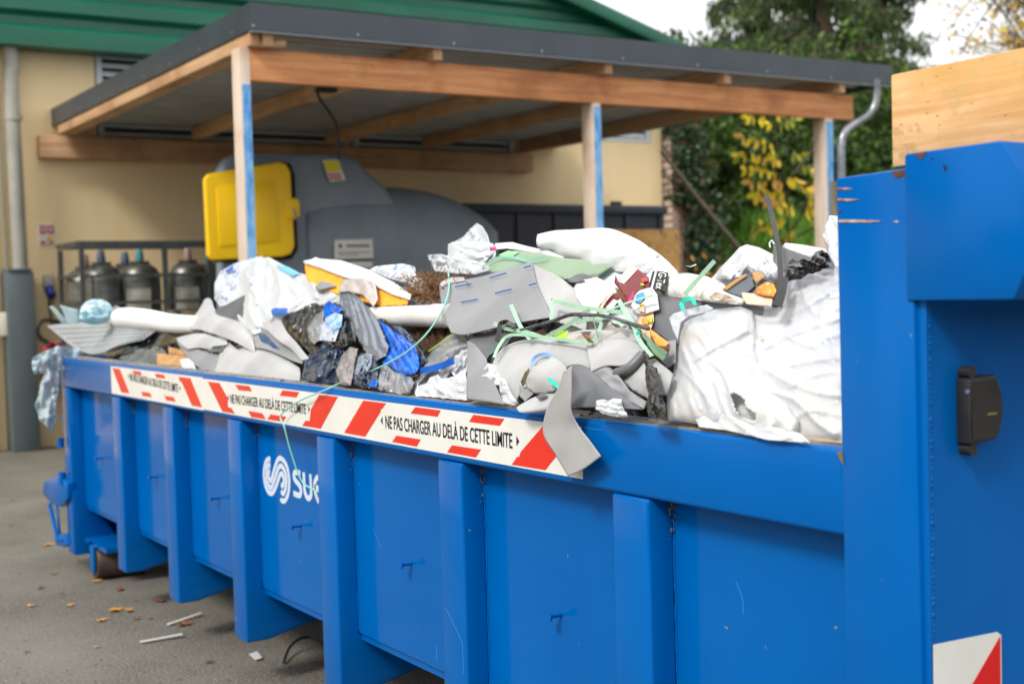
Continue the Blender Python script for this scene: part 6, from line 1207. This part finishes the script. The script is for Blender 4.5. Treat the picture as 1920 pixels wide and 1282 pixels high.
sheet('white_bag', 'large translucent white bag with a wrinkled left edge, front right', 'bag', BWD, [(1252, 788), (1250, 740), (1262, 700), (1266, 660), (1272, 620), (1278, 600), (1312, 588), (1346, 578), (1390, 574), (1412, 584), (1418, 620), (1420, 660), (1440, 700), (1470, 740), (1500, 790), (1490, 822), (1400, 806), (1340, 798)], .14, amp=.012, freq=1.5, kind='crease', bulge=.09, ridges=RA, auto=(12, 3.5, .004, 1.0), group='white plastic bags', g=3.8, hole=[[(1370, 740), (1376, 736), (1396, 748), (1398, 764), (1418, 776), (1416, 788), (1398, 786), (1380, 770)]])
sheet('film_layer', 'thin see through film layer lying over the rail under the large white bag', 'film', BWD, [(1300, 780), (1350, 770), (1420, 790), (1500, 812), (1520, 830), (1440, 824), (1360, 806), (1310, 800)], .19, amp=.008, freq=2.5, auto=(8, 3, .010, .3), g=3.6)
sheet('clear_cup', 'clear plastic cup rim behind the wrinkled edge of the large bag', 'plastic', FILM, [(1254, 596), (1262, 588), (1300, 576), (1326, 571), (1338, 578), (1320, 586), (1290, 592), (1276, 604), (1270, 636), (1262, 620)], .26, amp=.006, g=3.5)
strap('turquoise_strap', 'looped turquoise plastic strap over the dark folded offcut', 'strap', TURQ, [(1282, 582, .30), (1278, 569, .31), (1286, 562, .32), (1298, 561, .32), (1303, 572, .31)], .011, .001, tw=(.2, .5))
sheet('green_tag', 'faint green translucent tag on the upper right white bag', 'tag', mat('faint_green', C(196, 218, 202), .5), [(1553, 560), (1560, 550), (1575, 548), (1578, 556), (1562, 560)], .225, amp=.002, g=4)
sheet('wood_offcut', 'brownish board lying on the rail under the huge white bag', 'board', mat('old_board', C(186, 170, 150), .8, 0, C(160, 144, 124), 6), [(1440, 800), (1480, 792), (1560, 806), (1590, 822), (1590, 832), (1500, 826), (1450, 816)], .12, amp=.002, kind='smooth', solid=.02)
# ------------------------------------------------------------------ burnt strip, fuzzy film, straps, cable
sheet('burnt_strip', 'charred black plastic strip hanging beside the large white bag', 'plastic strip', BURNT, [(1210, 686), (1204, 668), (1208, 654), (1216, 664), (1216, 684), (1226, 688), (1232, 688), (1234, 704), (1238, 730), (1248, 760), (1252, 790), (1236, 788), (1216, 780), (1212, 760), (1216, 740), (1210, 712)], .31, amp=.011, freq=3.5, kind='both', ang=1.4, bulge=.014, g=2.6, ragged=2.2)
sheet('fuzzy_film', 'small fuzzy crumple of clear film on the rail', 'film', FUZZ, [(1116, 766), (1118, 750), (1130, 748), (1140, 752), (1150, 746), (1164, 748), (1168, 764), (1178, 780), (1160, 782), (1130, 776)], .31, amp=.02, freq=12, kind='crease', bulge=.02, g=2.5, ragged=2.5)
sheet('clear_film', 'clear crinkled film in front of the tall U shaped offcut', 'film', FILM, [(938, 706), (948, 712), (958, 736), (972, 756), (964, 760), (944, 756), (936, 730)], .31, amp=.012, freq=6, g=3)
GS = 'pale green packing straps'
for lab_, pts, wd, tw_ in (
 ('pale green strap with a square end standing up left of centre', [(958, 571, .36), (966, 590, .35), (976, 612, .34), (994, 636, .33)], .013, (0, .2)),
 ('pale green strap crossing low behind the blue ring offcut', [(926, 606, .34), (950, 616, .34), (985, 622, .34), (1020, 634, .33)], .013, (0, .3)),
 ('pale green strap folded in a sharp corner right of the biggest offcut', [(1034, 600, .30), (1036, 566, .31), (1040, 565, .31), (1090, 576, .31), (1168, 586, .29)], .012, (.2, .2)),
 ('pale green strap rising toward the maroon fold', [(1024, 632, .33), (1060, 612, .33), (1106, 580, .31)], .013, (0, 0)),
 ('pale green strap running down right from the maroon fold', [(1160, 562, .30), (1172, 584, .31), (1186, 606, .31), (1200, 640, .31), (1222, 668, .30)], .013, (0, .4)),
 ('pale green strap curved like an arch by the small triangular offcut', [(1080, 606, .32), (1110, 598, .33), (1146, 596, .33), (1168, 612, .33)], .010, (.2, .6)),
 ('thin pale green strap leaning up right against the sack', [(1284, 552, .30), (1310, 522, .30), (1340, 489, .30)], .012, (0, 0)),
 ('pale green strap bent over at the left of the ring offcut', [(926, 670, .33), (936, 648, .34), (952, 630, .34), (985, 628, .34), (1050, 636, .33), (1110, 644, .32)], .010, (.4, .2)),
 ('short pale green strap stub by the orange carton', [(1112, 640, .32), (1122, 624, .32), (1128, 604, .32)], .010, (0, 0)),
 ('pale green strap crossing under the twisted cable to the sack', [(1118, 592, .30), (1160, 574, .3), (1200, 560, .3), (1224, 554, .3)], .008, (.9, .9))):
    strap('packing_strap', lab_, 'strap', SGR, pts, wd, .001, tw=tw_, group=GS)
for lab_, pts in (('dark green strap behind the biggest offcut, low left', [(926, 660, .31), (934, 645, .32), (940, 630, .32)]), ('dark green strap below the orange carton', [(1206, 626, .30), (1226, 648, .3), (1250, 664, .29)]), ('dark green strap reaching the burnt strip', [(1216, 640, .31), (1230, 660, .31), (1246, 672, .30)])):
    strap('packing_strap', lab_, 'strap', SGD, pts, .012, .001, group=GS)
strap('turquoise_scrap', 'small turquoise strap stub on the rounded pale offcut', 'strap', TURQ, [(1028, 710, .42), (1038, 718, .42), (1048, 726, .41)], .010, .001)
strap('mint_clip', 'tiny turquoise clip on the strap beside the orange carton', 'clip', TURQ, [(1193, 627, .335), (1200, 622, .335)], .008, .001)
tc_ = MB(); P = cat_rom([hp(*p) for p in [(975, 618, .35), (1000, 612, .35), (1035, 602, .35), (1070, 590, .34), (1100, 590, .33), (1140, 594, .33), (1180, 606, .32), (1216, 616, .31)]], 8)
tc_.tube(P, [.003+.0035*math.sin(min(1, i/len(P)*1.6)*3.14*.6) for i in range(len(P))], 6)
r = random.Random(77)
for i in range(3, len(P)-1, 2): tc_.tube([P[i], P[i]+Vector((r.gauss(0, .006), r.gauss(0, .006), r.uniform(-.016, .004)))], .0014, 4)
tc_.build('frayed_cable', mat('cable_grey', C(96, 98, 102), .5, 0, C(50, 50, 52), 30), label='dark grey frayed cable arching over the straps in the centre', cat='cable', smooth=True)
strap('black_strap', 'bent black strap above the tall U shaped offcut', 'strap', BK_, [(932, 640, .36), (936, 622, .37), (938, 608, .38), (948, 604, .38), (958, 608, .38), (965, 614, .37)], .015, .004, tw=(0, .6))
strap('white_band', 'thin white band across the straps in the centre', 'band', PAP, [(1060, 628, .335), (1096, 620, .335), (1150, 622, .32)], .005)
strap('dark_stalk', 'thin dark stalk crossing the straps', 'stalk', SGD, [(1112, 596, .335), (1118, 620, .335), (1124, 642, .33)], .003)
sheet('twig_debris', 'bits of dry leaf and twig below the orange carton', 'debris', BRONZE, [(1222, 660), (1236, 650), (1256, 648), (1254, 664), (1234, 672)], .27, amp=.02, freq=12, g=2.5, ragged=2, kindp='stuff')
sheet('dry_leaf', 'curled dry leaf between the straps and the ring offcut', 'leaf', BRONZE, [(1092, 628), (1098, 622), (1108, 636), (1114, 642), (1102, 640)], .33, amp=.008, freq=8, g=3)
# ------------------------------------------------------------------ mint twine across the rail
P = [hp(840, 505, .20), hp(842, 540, .28), hp(832, 575, .29), hp(812, 610, .28), hp(784, 642, .29), hp(750, 668, .28), hp(700, 694, .26), hp(660, 708, .16), on(612, 730, 'x', 2.085), on(560, 752, 'x', 2.075), on(527, 778, 'x', 2.07), on(533, 800, 'x', 2.07), on(545, 845, 'x', 2.09), on(565, 900, 'x', 2.12), on(590, 918, 'x', 2.14), on(620, 930, 'x', 2.15)]
mb = MB(); Q = cat_rom(P, 8); mb.tube(Q, .0032, 7); mb.build('mint_twine', MINT, label='long mint green twine trailing over the warning tape and the logo', cat='twine', smooth=True)
# loose dirt along the rail
dm_ = MB(); r = random.Random(14)
for _ in range(420):
    y = r.uniform(2.1, 8.4); x = r.uniform(2.125, 2.21); s = r.uniform(.0006, .0022) if r.random() < .93 else r.uniform(.002, .005); c = Vector((x, y, TOP+.002)); dm_.box(c-Vector((s, s*1.3, 0)), c+Vector((s, s, s*1.1)))
dm_.build('rail_crumbs', mat('crumbs', C(120, 90, 54), .9, 0, C(60, 46, 34), 9), kind='stuff', label='crumbs of dirt and bark along the top of the rail', cat='dirt')
